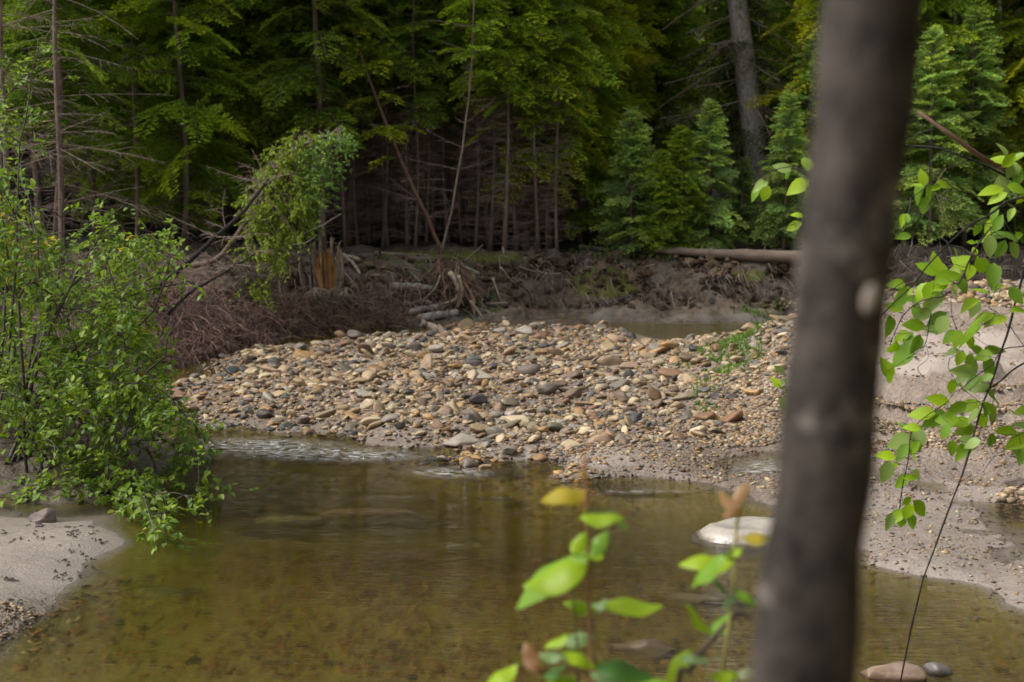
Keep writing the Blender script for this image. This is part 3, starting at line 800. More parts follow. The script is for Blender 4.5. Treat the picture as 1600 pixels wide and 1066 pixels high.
def plant(kind, meshes, loc, rz=0, sc=1.0, label='', cat='tree', group=None, tilt=(0, 0)):
    e = empty(kind, loc); e.rotation_euler = (tilt[0], tilt[1], rz); e.scale = (sc, sc, sc)
    for nm, me in zip(('trunk', 'crown', 'dead_branches'), meshes):
        if me is None: continue
        o = bpy.data.objects.new(nm, me); SC.collection.objects.link(o); o.parent = e
    return tag(e, label, cat, group)
G1 = (.26, .43, .030); G2 = (.18, .31, .035); G3 = (.36, .47, .03); G4 = (.34, .55, .18)
TALL = [conifer(15, 2.2, 1.9, 101, 22, .06, G1, 70), conifer(14, 1.3, 1.7, 102, 22, .05, G3, 60), conifer(16, 2.6, 2.0, 103, 22, .07, G2, 70),
        conifer(13, 3.2, 1.4, 104, 20, .045, G1, 110, deadL=1.0), conifer(14, .8, 1.9, 105, 22, .06, G1, 30), conifer(13.5, 3.9, 1.2, 106, 20, .04, G2, 210, deadL=.9)]
YOUNG = [conifer(4.2, .25, 1.15, 201, 44, .04, G4, 8, .1, gap=.38, top_el=45, low_el=-5), conifer(3.4, .2, 1.0, 202, 50, .035, (.23, .38, .045), 5, .1, gap=.38, top_el=45, low_el=0), conifer(5.5, .4, 1.3, 203, 38, .05, G4, 12, .1, gap=.38, top_el=40)]
ORDW = ['first', 'second', 'third', 'fourth', 'fifth', 'sixth', 'seventh', 'eighth', 'ninth', 'tenth', 'eleventh', 'twelfth', 'thirteenth', 'fourteenth', 'fifteenth', 'sixteenth', 'seventeenth', 'eighteenth', 'nineteenth', 'twentieth', 'twenty-first', 'twenty-second', 'twenty-third', 'twenty-fourth', 'twenty-fifth', 'twenty-sixth', 'twenty-seventh', 'twenty-eighth', 'twenty-ninth', 'thirtieth'] + ['thirty-' + q for q in ('first', 'second', 'third', 'fourth', 'fifth', 'sixth', 'seventh', 'eighth', 'ninth')] + ['fortieth'] + ['forty-' + q for q in ('first', 'second', 'third', 'fourth', 'fifth')]
# front rank: base px, depth, prototype, scale
FRONT = sorted([(60,28,2,1),(100,25.5,2,.85),(150,29,2,1),(195,31,0,1),(230,30,4,1.0),(290,27.5,4,.95),(335,29.5,0,1),(390,30,1,1),(438,30,0,.95),(503,28.4,2,.98),(555,30.5,3,1),(572,32,5,1),(600,30,5,1),(618,31.5,3,1.05),(655,32,5,.95),(680,31,5,.9),(742,30,5,.95),(757,31,3,1),(790,29.3,3,.92),
         (822,30.5,1,.95),(853,30.5,0,.9),(880,32,1,1),(905,31.5,4,.85),(965,35,3,1),(1010,36,3,1),(1035,38,5,1),(1290,37,0,1),(540,29.5,5,.9),(580,31,5,.9),(640,30,5,.95),(700,30.5,5,.9),(728,32,5,1),(768,29.8,5,.9),(808,30,5,.95),(838,29.6,3,.9),(630,33,5,1),(1330,37,2,1),(1420,36,3,1),(1500,38,0,1),(1580,36,2,1)])
rf = np.random.default_rng(5)
for k, (px, y, pr, s) in enumerate(FRONT):
    x = (px - 800) / F * y * 1.005; z = hz(x, y)
    plant('spruce_tree', TALL[pr], (x, y, z - .05), rf.uniform(0, 6.3), s * rf.uniform(.95, 1.05), f"{ORDW[k]} tall conifer from the left in the front rank behind the bank", 'conifer', 'tall conifers in the front rank')
for k in range(34):
    px = 515 + k * 11.5 + rf.normal(0, 4); y = rf.uniform(29.2, 33.5); x = (px - 800) / F * y
    plant('thin_spruce', TALL[5], (x, y, hz(x, y) - .05), rf.uniform(0, 6.3), rf.uniform(.62, .9), 'slim bare lower trunk in the dense stand behind the middle of the bank', 'conifer', 'slim spruces in the dense stand behind the bank')
# ranks behind
for row, (y0, step, n) in enumerate(((33.5, 1.0, 32), (36, 1.2, 32), (39, 1.4, 32), (43, 1.7, 32), (48, 2.2, 30), (56, 3.2, 26))):
    for j in range(n):
        x = (j - n / 2 + .5) * step + rf.normal(0, .35); y = y0 + rf.uniform(-1.2, 1.2)
        if abs(x - .158 * y) < 2.0 and y < 38.5: continue
        plant('background_conifer', TALL[[0, 1, 2, 3, 5, 4][rf.integers(6)]], (x, y, hz(x, y) - .05), rf.uniform(0, 6.3), rf.uniform(.9, 1.15), 'conifer outside the frame, added to close the view and block light', 'conifer', 'dim conifers deep inside the forest')
# out-of-frame trees closing the view; those near the camera added to block light
for k, (x, y) in enumerate(((-17, 17), (-18.5, 21), (-16.5, 24), (-20, 14), (-20, 26), (-14.5, 29), (3.5, .3), (3.3, -1.7), (4.4, 2.3), (.4, -4.6), (-2.6, -5), (2.0, -3.4), (5.4, 1), (5.2, -2), (6.4, 3.6), (4.6, -4), (17, 30), (19, 26), (15, 31), (20, 21), (7, 1), (9, 4), (8, -2), (11, 2), (6, -4), (12, 7), (10.5, -1), (13, 11), (4, -7), (0, -9), (-5, -10), (8, -7), (15, 5), (16, 15))):
    plant('background_conifer', TALL[[4, 0, 1, 2][k % 4]], (x, y, hz(x, y) - .05), rf.uniform(0, 6.3), 1.0, 'conifer outside the frame, added to close the view and block light', 'conifer', 'dim conifers deep inside the forest')
# young firs
YF = [(985,30.0,0,.72,'light green young fir on the bank above the moss patch'),(1062,29.9,1,.8,'short bright young fir behind the left end of the fallen log'),(1105,30,2,.6,'young fir in front of the big grey trunk'),
      (1160,32.4,0,.5,'young fir at the foot of the big grey trunk'),(1225,30.5,2,.62,'young fir between the big trunk and the blurred trunk'),(1262,32,2,.9,'taller young fir just left of the blurred trunk'),
      (1450,31,2,.85,'young fir right of the blurred trunk behind the broken branch'),(1508,32,2,.95,'young fir with layered boughs behind the right hand leaves'),(1590,33,1,1.1,'young fir at the right edge of the photo'),(1032,29.6,1,.66,'low yellowish young fir right of the light green one')]
for px, y, pr, s, lb in YF:
    x = (px - 800) / F * y; plant('young_fir', YOUNG[pr], (x, y, hz(x, y) - .05), rf.uniform(0, 6.3), s, lb, 'young conifer', 'young firs along the bank')

# big old spruce trunk with lichen hung boughs
def old_spruce():
    y = 33.2; b = aty(1192, 395, y); e = empty('old_spruce', (b[0], y, hz(b[0], y) - .1)); r = np.random.default_rng(4)
    pts = [np.array([b[0], y, e.location[2]]), aty(1185, 270, y), aty(1168, 130, y), aty(1152, 0, y), aty(1135, -200, y), aty(1110, -500, y), aty(1095, -750, y)]
    pl = smooth_line(pts, 24); m_ = MB(); tube(m_, pl, np.interp(np.arange(24), [0, 3, 23], [.42, .31, .10]), 18)
    m_.build('trunk', M_bigbark, e)
    m_ = MB()
    for k in range(70):
        t = r.uniform(.30, .98); p = pl[int(t * 23)]; az = r.uniform(0, 6.3)
        L = r.uniform(1.2, 2.8) * (1.2 - t * .6); d = np.array([math.cos(az), math.sin(az), -.35 + r.normal(0, .15)])
        dead_branch(m_, p, d, L, r, .016)
    m_.build('dead_branches', M_twig, e)
    m_ = MB()
    for k in range(90):
        t = r.uniform(.22, .98); p = pl[int(t * 23)]; az = r.uniform(0, 6.3); L = r.uniform(1.0, 2.4)
        el = R(-25 + r.normal(0, 10)); d = np.array([math.cos(az) * math.cos(el), math.sin(az) * math.cos(el), math.sin(el)])
        V, Qd, C, ax = BO[1.7][r.integers(4)]; kk = L / 1.7; M = frame_from(d)
        g = np.array((.10, .12, .055)) * r.uniform(.5, 1.2)
        sel = r.random(len(Qd)) < .6
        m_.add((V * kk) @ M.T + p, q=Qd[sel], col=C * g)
    m_.build('lichen_boughs', M_needle, e, smooth=False)
    tag(e, 'big old spruce with thick grey leaning trunk and drooping lichen hung boughs', 'spruce')
old_spruce()

# ------------------------------------------------------------------ broad leaves
def leaf_shape(fold=.25, curl=.25, n=6, wid=.62, tipp=1.0):
    """unit leaf along +X, up +Z; midrib folded and curled"""
    t = np.linspace(0, 1, n); wd = wid * .5 * np.sin(np.pi * t**.85)**.8 * (1 - .25 * t**2); wd[0] = 0.01; wd[-1] = 0
    z = -curl * t**2; V = []
    for k in range(n):
        V += [(t[k], wd[k], z[k] + fold * wd[k]), (t[k], 0, z[k]), (t[k], -wd[k], z[k] + fold * wd[k])]
    Qd = []
    for k in range(n - 1):
        a = k * 3; Qd += [(a, a + 1, a + 4, a + 3), (a + 1, a + 2, a + 5, a + 4)]
    return np.array(V, float), np.array(Qd)
LS = [leaf_shape(.2, .15), leaf_shape(.45, .3), leaf_shape(.1, .35, wid=.7), leaf_shape(.35, .1, wid=.55), leaf_shape(.25, .5)]
LSs = [leaf_shape(.25, .2, 4), leaf_shape(.4, .3, 4, .7), leaf_shape(.1, .1, 4, .6)]
def add_leaf(mb_, p, d, up, L, col, shapes=LS, r=rng):
    V, Qd = shapes[r.integers(len(shapes))]
    d = d / np.linalg.norm(d); s = np.cross(up, d); s /= np.linalg.norm(s) + 1e-9; u = np.cross(d, s)
    M = np.stack([d, s, u], 1)
    mb_.add((V * L) @ M.T + p, q=Qd, col=col)

def twig_leaves(tw, lf, p0, d, L, r, n, size, cols, rad=.0025, droop=.25, shapes=LSs, sag=0.0):
    M = frame_from(d); k = 5
    pts = np.array([p0 + M @ np.array([t * L, 0, 0]) + np.array([0, 0, -droop * L * t * t]) for t in np.linspace(0, 1, k)]) + r.normal(0, L * .03, (k, 3)) * np.linspace(0, 1, k)[:, None]
    tube(tw, pts, np.linspace(rad, rad * .4, k), 4, cap=False)
    for j in range(n):
        t = r.uniform(.15, 1) if j else 1.0; q = t * (k - 1); i_ = min(int(q), k - 2); p = pts[i_] + (pts[i_ + 1] - pts[i_]) * (q - i_)
        az = r.uniform(0, 6.3); sd = M @ np.array([r.uniform(.1, .9), math.cos(az), .6 * math.sin(az)])
        sd = sd + [0, 0, -.15 - sag]; up = np.array([r.normal(0, .35), r.normal(0, .35) - .15, 1.0])
        c = cols[r.integers(len(cols))] * r.uniform(.75, 1.25)
        add_leaf(lf, p, sd, up, size * r.uniform(.65, 1.2), c, shapes, r)
ALD = [np.array(c) for c in ((.22, .34, .035), (.18, .29, .03), (.27, .38, .045), (.30, .40, .04), (.19, .31, .08))]
YEL = np.array((.45, .36, .03))

# ------------------------------------------------------------------ shrubs on the left bank
def shrub(name, label, base_px, stems, sil, ntw, seed, ydep, size=.067, cols=ALD, yellow=.0, rad=.017, dens=9):
    r = np.random.default_rng(seed); yb = ydep[0]
    b = aty(base_px[0], base_px[1], yb); b[2] = hz(b[0], b[1]); e = empty(name, tuple(b))
    st = MB(); tw = MB(); lf = MB(); paths = []
    for s in stems:
        y1 = r.uniform(*ydep); n_ = len(s); P = [b + r.normal(0, .08, 3) * [1, 1, 0] + [0, 0, -.05]]
        for q, (px, py) in enumerate(s): P.append(aty(px, py, yb + (y1 - yb) * (q + 1) / n_))
        pl = smooth_line(P, 18, .012); paths.append(pl); tube(st, pl, np.linspace(rad * r.uniform(.7, 1.1), .004, 18), 6)
    allp = np.concatenate(paths); mn = np.min(sil, 0); mx_ = np.max(sil, 0); k = 0
    while k < ntw:
        px, py = r.uniform(mn, mx_)
        if not inpoly(np.array(px), np.array(py), sil): continue
        if vnoise(px / 42 + seed, py / 36) < -.10: continue
        k += 1
        tgt = aty(px, py, r.uniform(ydep[0] - .5, ydep[1] + .3))
        if tgt[2] < .12: tgt = aty(px, py, tgt[1] * (2.5 - .12) / (2.5 - tgt[2]))
        dd = np.linalg.norm((allp - tgt) * [1, 1, 1.0], axis=1) + r.uniform(0, .25, len(allp)); src = allp[np.argmin(dd)]
        v = tgt - src; L = np.linalg.norm(v)
        if L < .05: continue
        if L > .4:
            mid = (src + tgt) / 2 + [0, 0, .12 * L] + r.normal(0, .05, 3)
            tube(tw, smooth_line([src, mid, tgt], 7), np.linspace(.0055, .0025, 7), 4, cap=False)
            allp = np.concatenate([allp, smooth_line([src, mid, tgt], 5)[1:]])
            src = tgt - v / L * .12; 
        d = v / L + r.normal(0, .35, 3) + [.15, 0, -.05]
        cc = [YEL] if r.random() < yellow * (1 if py < 400 else .15) else cols
        twig_leaves(tw, lf, src, d, r.uniform(.2, .42), r, dens + r.integers(-2, 4), size, cc)
    st.build('stems', M_shrubbark, e); tw.build('twigs', M_shrubbark, e); lf.build('foliage', M_leaf, e, smooth=False)
    tag(e, label, 'shrub')
shrub('alder_shrub', 'dense bright green alder shrub filling the left edge above the sandbank', (60, 775),
      [[(70,600),(60,400),(30,250)],[(110,620),(150,520),(180,400)],[(30,600),(0,450),(-40,300)],[(140,640),(230,560),(290,440)],[(40,620),(90,450),(95,300)],[(130,700),(200,640),(270,620)],[(0,650),(-60,500)],[(35,455),(100,490),(135,580),(180,640)]],
      [(-80,260),(20,250),(80,235),(105,270),(90,330),(140,345),(200,390),(190,430),(120,440),(200,450),(245,520),(262,600),(240,660),(180,720),(100,770),(-80,770)], 1000, 41, (11.9, 13.4), yellow=.10)
shrub('alder_shrub', 'darker lower alder shrub whose twigs trail over the water left of the pool', (160, 765),
      [[(200,700),(260,690),(330,740)],[(210,640),(280,640),(310,680)],[(180,720),(230,770),(250,820)],[(200,620),(250,560),(275,500)],[(140,700),(120,650),(90,600)],[(220,700),(250,760),(270,790)]],
      [(60,560),(180,560),(240,600),(300,650),(320,700),(290,730),(335,760),(320,790),(270,790),(262,830),(235,835),(215,800),(190,775),(60,775)], 470, 42, (11.5, 12.6), cols=[c * .9 for c in ALD])
shrub('alder_shrub', 'sparse alder with thin leafy sprays reaching right in front of the dark forest', (20, 770),
      [[(70,600),(80,480),(160,420),(215,395)],[(60,560),(120,440),(200,390),(225,375)],[(90,600),(180,480),(260,415),(285,400)],[(60,560),(150,380),(200,310)],[(100,560),(230,500),(275,360)],[(60,500),(150,480),(290,440),(300,455)]],
      [(100,330),(200,300),(212,320),(150,350),(160,370),(260,350),(285,365),(250,400),(290,450),(240,470),(160,470),(130,440),(170,400),(110,380)], 110, 43, (12.2, 13.2))
for (x, y, rz, k, lb) in ((-6.4, 14.5, 1.0, 0, 'alder shrub growing outside the left edge behind the first shrub'), (-8.2, 17.5, 2.6, 0, 'alder shrub farther up the left bank outside the frame'), (-7.4, 12.2, 4.0, 1, 'low alder shrub outside the left edge beside the sandbank'), (-7.2, 20.0, .4, 1, 'low alder shrub far up the left bank in the shade')):
    src = [o for o in SC.objects if o.name.startswith('alder_shrub') and o.parent is None][k]
    c = src.copy(); SC.collection.objects.link(c); c.location = (x, y, hz(x, y)); c.rotation_euler = (0, 0, rz); c['label'] = lb
    for ch in [o for o in SC.objects if o.parent == src]:
        d = ch.copy(); SC.collection.objects.link(d); d.parent = c
# upright wisps at the top left corner
shrub('alder_shrub', 'thin leafy stem rising in the top left corner before the dead spruce', (-20, 760),
      [[(20,500),(30,250),(60,60)],[(10,480),(0,200),(40,120)]], [(-30,50),(75,50),(80,100),(50,130),(60,190),(20,230),(-30,220)], 46, 44, (12.2, 12.8), size=.065)

# bare spreading dead spruce on the left, in front of the dark gap
def dead_spruce(px, y, label, seed, H=7.5, n=150, dl=1.6, name='dead_spruce', tr=.055, col=None):
    r = np.random.default_rng(seed); x = (px - 800) / F * y; z = hz(x, y); e = empty(name, (x, y, z - .05))
    m_ = MB(); zs = np.linspace(0, H, 14); ax = lambda q: np.array([x + .02 * q * math.sin(seed) + .03 * math.sin(q * 1.3), y, z + q])
    tube(m_, [ax(q) for q in zs], tr * np.clip(1 - zs / H, .08, 1), 7); m_.build('trunk', M_bark, e)
    m_ = MB()
    for _ in range(n):
        q = r.uniform(.5, H * .95); az = r.uniform(0, 6.3); el = R(r.uniform(-22, 15)); L = dl * (1.1 - q / H) * r.uniform(.5, 1.2) + .3
        dead_branch(m_, ax(q), np.array([math.cos(az) * math.cos(el), math.sin(az) * math.cos(el), math.sin(el)]), L, r, .0065)
    m_.build('dead_branches', M_twig, e); tag(e, label, 'dead tree')
dead_spruce(95, 22.5, 'grey dead spruce with bare drooping twigs behind the left shrub', 51, 8.5, 85, 1.8)
dead_spruce(10, 20.5, 'bare dead spruce at the very left edge', 52, 8, 60, 1.5)
dead_spruce(215, 27, 'thin bare snag in the dark gap left of the green spruce', 53, 4.2, 60, 1.2)

# leaning stems of the far bank
def pole(name, label, cat, pts, r0, r1, m, twigs=0, seed=1, tl=.6, leaves=None):
    r = np.random.default_rng(seed); P = smooth_line(pts, 16, .008); e = empty(name, tuple(P[0])); m_ = MB(); tube(m_, P, np.linspace(r0, r1, 16), 8); m_.build('trunk', m, e)
    if twigs:
        m_ = MB()
        for _ in range(twigs):
            p = P[r.integers(3, 16)]; d = r.normal(size=3); d[2] = abs(d[2]) * .4
            dead_branch(m_, p, d / np.linalg.norm(d), tl * r.uniform(.4, 1.2), r, .008)
        m_.build('dead_branches', M_twig, e)
    tag(e, label, cat); return e, P
M_redbark = m_bark('red_brown_bark', (.10, .055, .04), (.21, .125, .095), ns=10)
e, P = pole('leaning_spruce', 'reddish leaning spruce trunk slanting up left from the bank', 'leaning tree', [aty(692, 398, 28.2), aty(668, 340, 28.2), aty(625, 245, 28.3), aty(570, 105, 28.4), aty(540, 0, 28.5), aty(500, -160, 28.6)], .042, .018, M_redbark, 26, 3, .9)
def sprays(e, P, n, seed, rngidx, green=G3, Lr=(.4, .8)):
    r = np.random.default_rng(seed); m_ = MB()
    for _ in range(n):
        p = P[r.integers(*rngidx)]; az = r.uniform(0, 6.3); el = R(r.uniform(-25, 10)); d = np.array([math.cos(az) * math.cos(el), math.sin(az) * math.cos(el), math.sin(el)])
        L = r.uniform(*Lr); key = min(BO, key=lambda q: abs(q - L)); V, Qd, C, ax = BO[key][r.integers(4)]; M = frame_from(d)
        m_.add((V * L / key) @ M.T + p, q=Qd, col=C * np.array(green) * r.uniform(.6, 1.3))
    m_.build('crown', M_needle, e, smooth=False)
sprays(e, P, 42, 5, (6, 16))
e, P = pole('leaning_spruce', 'thin pale leaning spruce slanting up right from the root mass', 'leaning tree', [aty(688, 398, 28.0), aty(705, 330, 28.0), aty(722, 230, 28.0), aty(735, 120, 28.0), aty(740, 0, 28.0), aty(745, -150, 28.0)], .024, .010, M_twig, 40, 4, .8)
sprays(e, P, 30, 6, (9, 16), G1)
pole('dead_pole', 'dark leaning dead trunk crossing the left bank under the drooping tree', 'dead trunk', [aty(215, 478, 21.5), aty(270, 430, 21.8), aty(330, 378, 22.2), aty(385, 325, 22.6), aty(420, 280, 23)], .055, .02, M_darkbark, 24, 6, .9)
pole('dead_pole', 'thin dark bare limb low over the brown brush', 'dead trunk', [aty(262, 490, 20.5), aty(300, 455, 20.5), aty(345, 430, 21), aty(400, 395, 21.4)], .03, .01, M_darkbark, 14, 7, .6)
pole('bare_branch', 'long pale forked bare branch above the broken stump', 'branch', [aty(440, 386, 25.6), aty(460, 374, 25.6), aty(490, 358, 25.6), aty(512, 348, 25.6), aty(533, 334, 25.6)], .022, .006, m_bark('pale_driftwood', (.22, .19, .17), (.46, .42, .38), ns=12), 0)
pole('bare_branch', 'shorter pale bare branch lying just under the long forked one', 'branch', [aty(440, 387, 25.5), aty(465, 382, 25.5), aty(480, 378, 25.5), aty(495, 368, 25.5)], .02, .006, bpy.data.materials['pale_driftwood'], 0)

# drooping green tree leaning over the left bank
def droop_tree():
    r = np.random.default_rng(61); y = 24.3; b = aty(300, 455, y); b[2] = hz(b[0], b[1]); e = empty('drooping_tree', tuple(b))
    st = MB(); lf = MB(); tw = MB()
    main = smooth_line([b, aty(345, 400, y), aty(400, 320, y), aty(450, 240, y), aty(505, 215, y), aty(535, 200, y)], 20, .01)
    tube(st, main, np.linspace(.06, .012, 20), 7)
    sil = [(385,290),(420,235),(470,215),(500,225),(515,205),(545,195),(540,240),(528,270),(535,290),(500,310),(495,345),(480,375),(450,385),(440,420),(415,440),(400,480),(365,480),(360,440),(385,400),(380,340)]
    mn = np.min(sil, 0); mx_ = np.max(sil, 0); k = 0
    while k < 850:
        px, py = r.uniform(mn, mx_)
        if vnoise(px / 22., py / 18.) < -.12 or (py > 400 and r.random() < .45): continue
        if not inpoly(np.array(px), np.array(py), sil): continue
        k += 1; t = aty(px, py, y + r.normal(0, .32)); dd = np.linalg.norm(main - t - [0, 0, .25], axis=1); s = main[np.argmin(dd)]
        if k % 4 == 0:
            mid = (s + t) / 2 + [0, 0, .18]; tube(tw, smooth_line([s, mid, t], 6), np.linspace(.008, .003, 6), 4, cap=False)
        d = np.array([r.normal(.1, .7), r.normal(0, .6), (-.55 if px < 440 else (-.3 if px < 500 else .1)) + r.normal(0, .3)])
        hi = np.array((.23, .40, .10)) if px > 480 else np.array((.29, .40, .045)); 
        twig_leaves(tw, lf, t + [0, 0, .12], d, r.uniform(.18, .4), r, 16, .058, [hi, hi * .75, hi * [1.3, 1.15, .8]], sag=.15)
    st.build('stem', M_bark, e); tw.build('twigs', M_bark, e); lf.build('foliage', M_leaf, e, smooth=False)
    tag(e, 'fresh green tree leaning right with foliage drooping over the bank beside the stump', 'tree')
droop_tree()

# ------------------------------------------------------------------ birches at upper right
M_birch = m_bark('birch_bark', (.12, .10, .09), (.62, .58, .52), scale=(1, 1, 1.2), ns=9)
def birch(pts, y, label, seed, n, sil):
    r = np.random.default_rng(seed); P = [aty(a, b, y) for a, b in pts]; P[0][2] = hz(P[0][0], y); pl = smooth_line(P, 18, .01); e = empty('birch_tree', tuple(P[0]))
    m_ = MB(); tube(m_, pl, np.linspace(.085, .04, 18), 8); m_.build('trunk', M_birch, e); tw = MB(); lf = MB(); k = 0; mn = np.min(sil, 0); mx_ = np.max(sil, 0)
    while k < n:
        px, py = r.uniform(mn, mx_)
        if not inpoly(np.array(px), np.array(py), sil): continue
        k += 1; t = aty(px, py, y + r.normal(0, .6)); s = pl[np.argmin(np.linalg.norm(pl - t + [0, 0, .4], axis=1))]
        if k % 4 == 0: tube(tw, smooth_line([s, (s + t) / 2 + [0, 0, .15], t], 6), np.linspace(.012, .004, 6), 4, cap=False)
        twig_leaves(tw, lf, t, r.normal(size=3) * [1, 1, .4], r.uniform(.25, .5), r, 12, .075, [np.array((.06, .15, .025)), np.array((.08, .19, .03))])
    tw.build('branches', M_bark, e); lf.build('foliage', M_leaf, e, smooth=False); tag(e, label, 'birch')
birch([(1568,400),(1566,180),(1562,60),(1562,-60),(1560,-300)], 33.5, 'birch with a white trunk and broad leaves in the upper right corner', 71, 330, [(1490,-200),(1660,-200),(1660,110),(1600,130),(1560,110),(1500,100),(1480,40)])

# ------------------------------------------------------------------ foreground trunk (close, out of focus)
def near_trunk():
    y = 1.2; r = np.random.default_rng(81); b = aty(1235, 1500, y); zb = hz(b[0] - .02, y)
    pts = [np.array([b[0] - .03, y, zb - .1]), aty(1258, 1066, y), aty(1290, 780, y), aty(1316, 500, y), aty(1335, 260, y), aty(1359, 0, y), aty(1400, -500, y), aty(1450, -2000, y), aty(1480, -4600, y)]
    rads = np.array([.098, .0765, .0705, .0665, .0675, .070, .066, .058, .045]) * .6
    zk = np.array([p[2] for p in pts]); zs = np.linspace(zk[0], zk[-1], 160)
    cf = np.polyfit(zk[1:7], [p[0] for p in pts[1:7]], 2); xs = np.polyval(cf, zs)
    pl = np.stack([xs + .004 * np.sin(zs * 5), np.full(160, y), zs], 1); rd = np.interp(zs, zk, rads)
    pl[:, 0] = np.clip(pl[:, 0], -9, xs.min() + 2)
    m_ = MB(); tube(m_, pl, rd, 28, (1, 1, 1))
    v = m_.v[0]; k = r.normal(size=(12, 3)) * [55, 55, 28]
    rg = np.repeat(np.arange(160), 28); cx = np.repeat(pl, 28, 0); cx = np.concatenate([cx, pl[:1], pl[-1:]]); d = v - cx
    d = d * (1 + .035 * sum(np.sin(v @ q + i) for i, q in enumerate(k))[:, None] * .4); m_.v[0] = cx + d
    e = empty('alder_tree', tuple(pts[0])); e.location[2] += .1
    m_.build('trunk', m_bark('blotched_near_bark', (.006, .005, .0042), (.095, .078, .068), scale=(1, 1, .8), ns=24, lichen=(.23, .20, .18), bd=.006), e)
    # pale knot scar facing the camera
    p = aty(1340, 462, y); s = MB(); sh, f = ico(3); sh = sh * [.0072, .006, .0135]; p[1] = y - .036
    s.add(sh @ rot(0, R(14), 0).T + p, t=f, col=(.36, .31, .27)); s.build('knot', M_wood, e)
    c = MB(); lf = MB()
    # limbs and leaves high above the frame: the crown of this tree
    top = pl[-1]
    for q in range(26):
        t = r.uniform(.84, 1); p = pl[int(t * 159)]; d = r.normal(size=3); d[2] = abs(d[2]) * .5 + .2; d /= np.linalg.norm(d); L = r.uniform(.4, 1.1)
        P2 = smooth_line([p, p + d * L * .5 + [0, 0, .05], p + d * L], 6); tube(c, P2, np.linspace(.012, .004, 6), 5, cap=False)
        for w_ in range(6): twig_leaves(c, lf, P2[r.integers(2, 6)], d + r.normal(0, .6, 3), .3, r, 7, .08, ALD)
    c.build('branches', M_shrubbark, e); lf.build('foliage', M_leaf, e, smooth=False)
    tag(e, 'blurred brown grey tree trunk close to the camera with a pale knot', 'tree')
near_trunk()

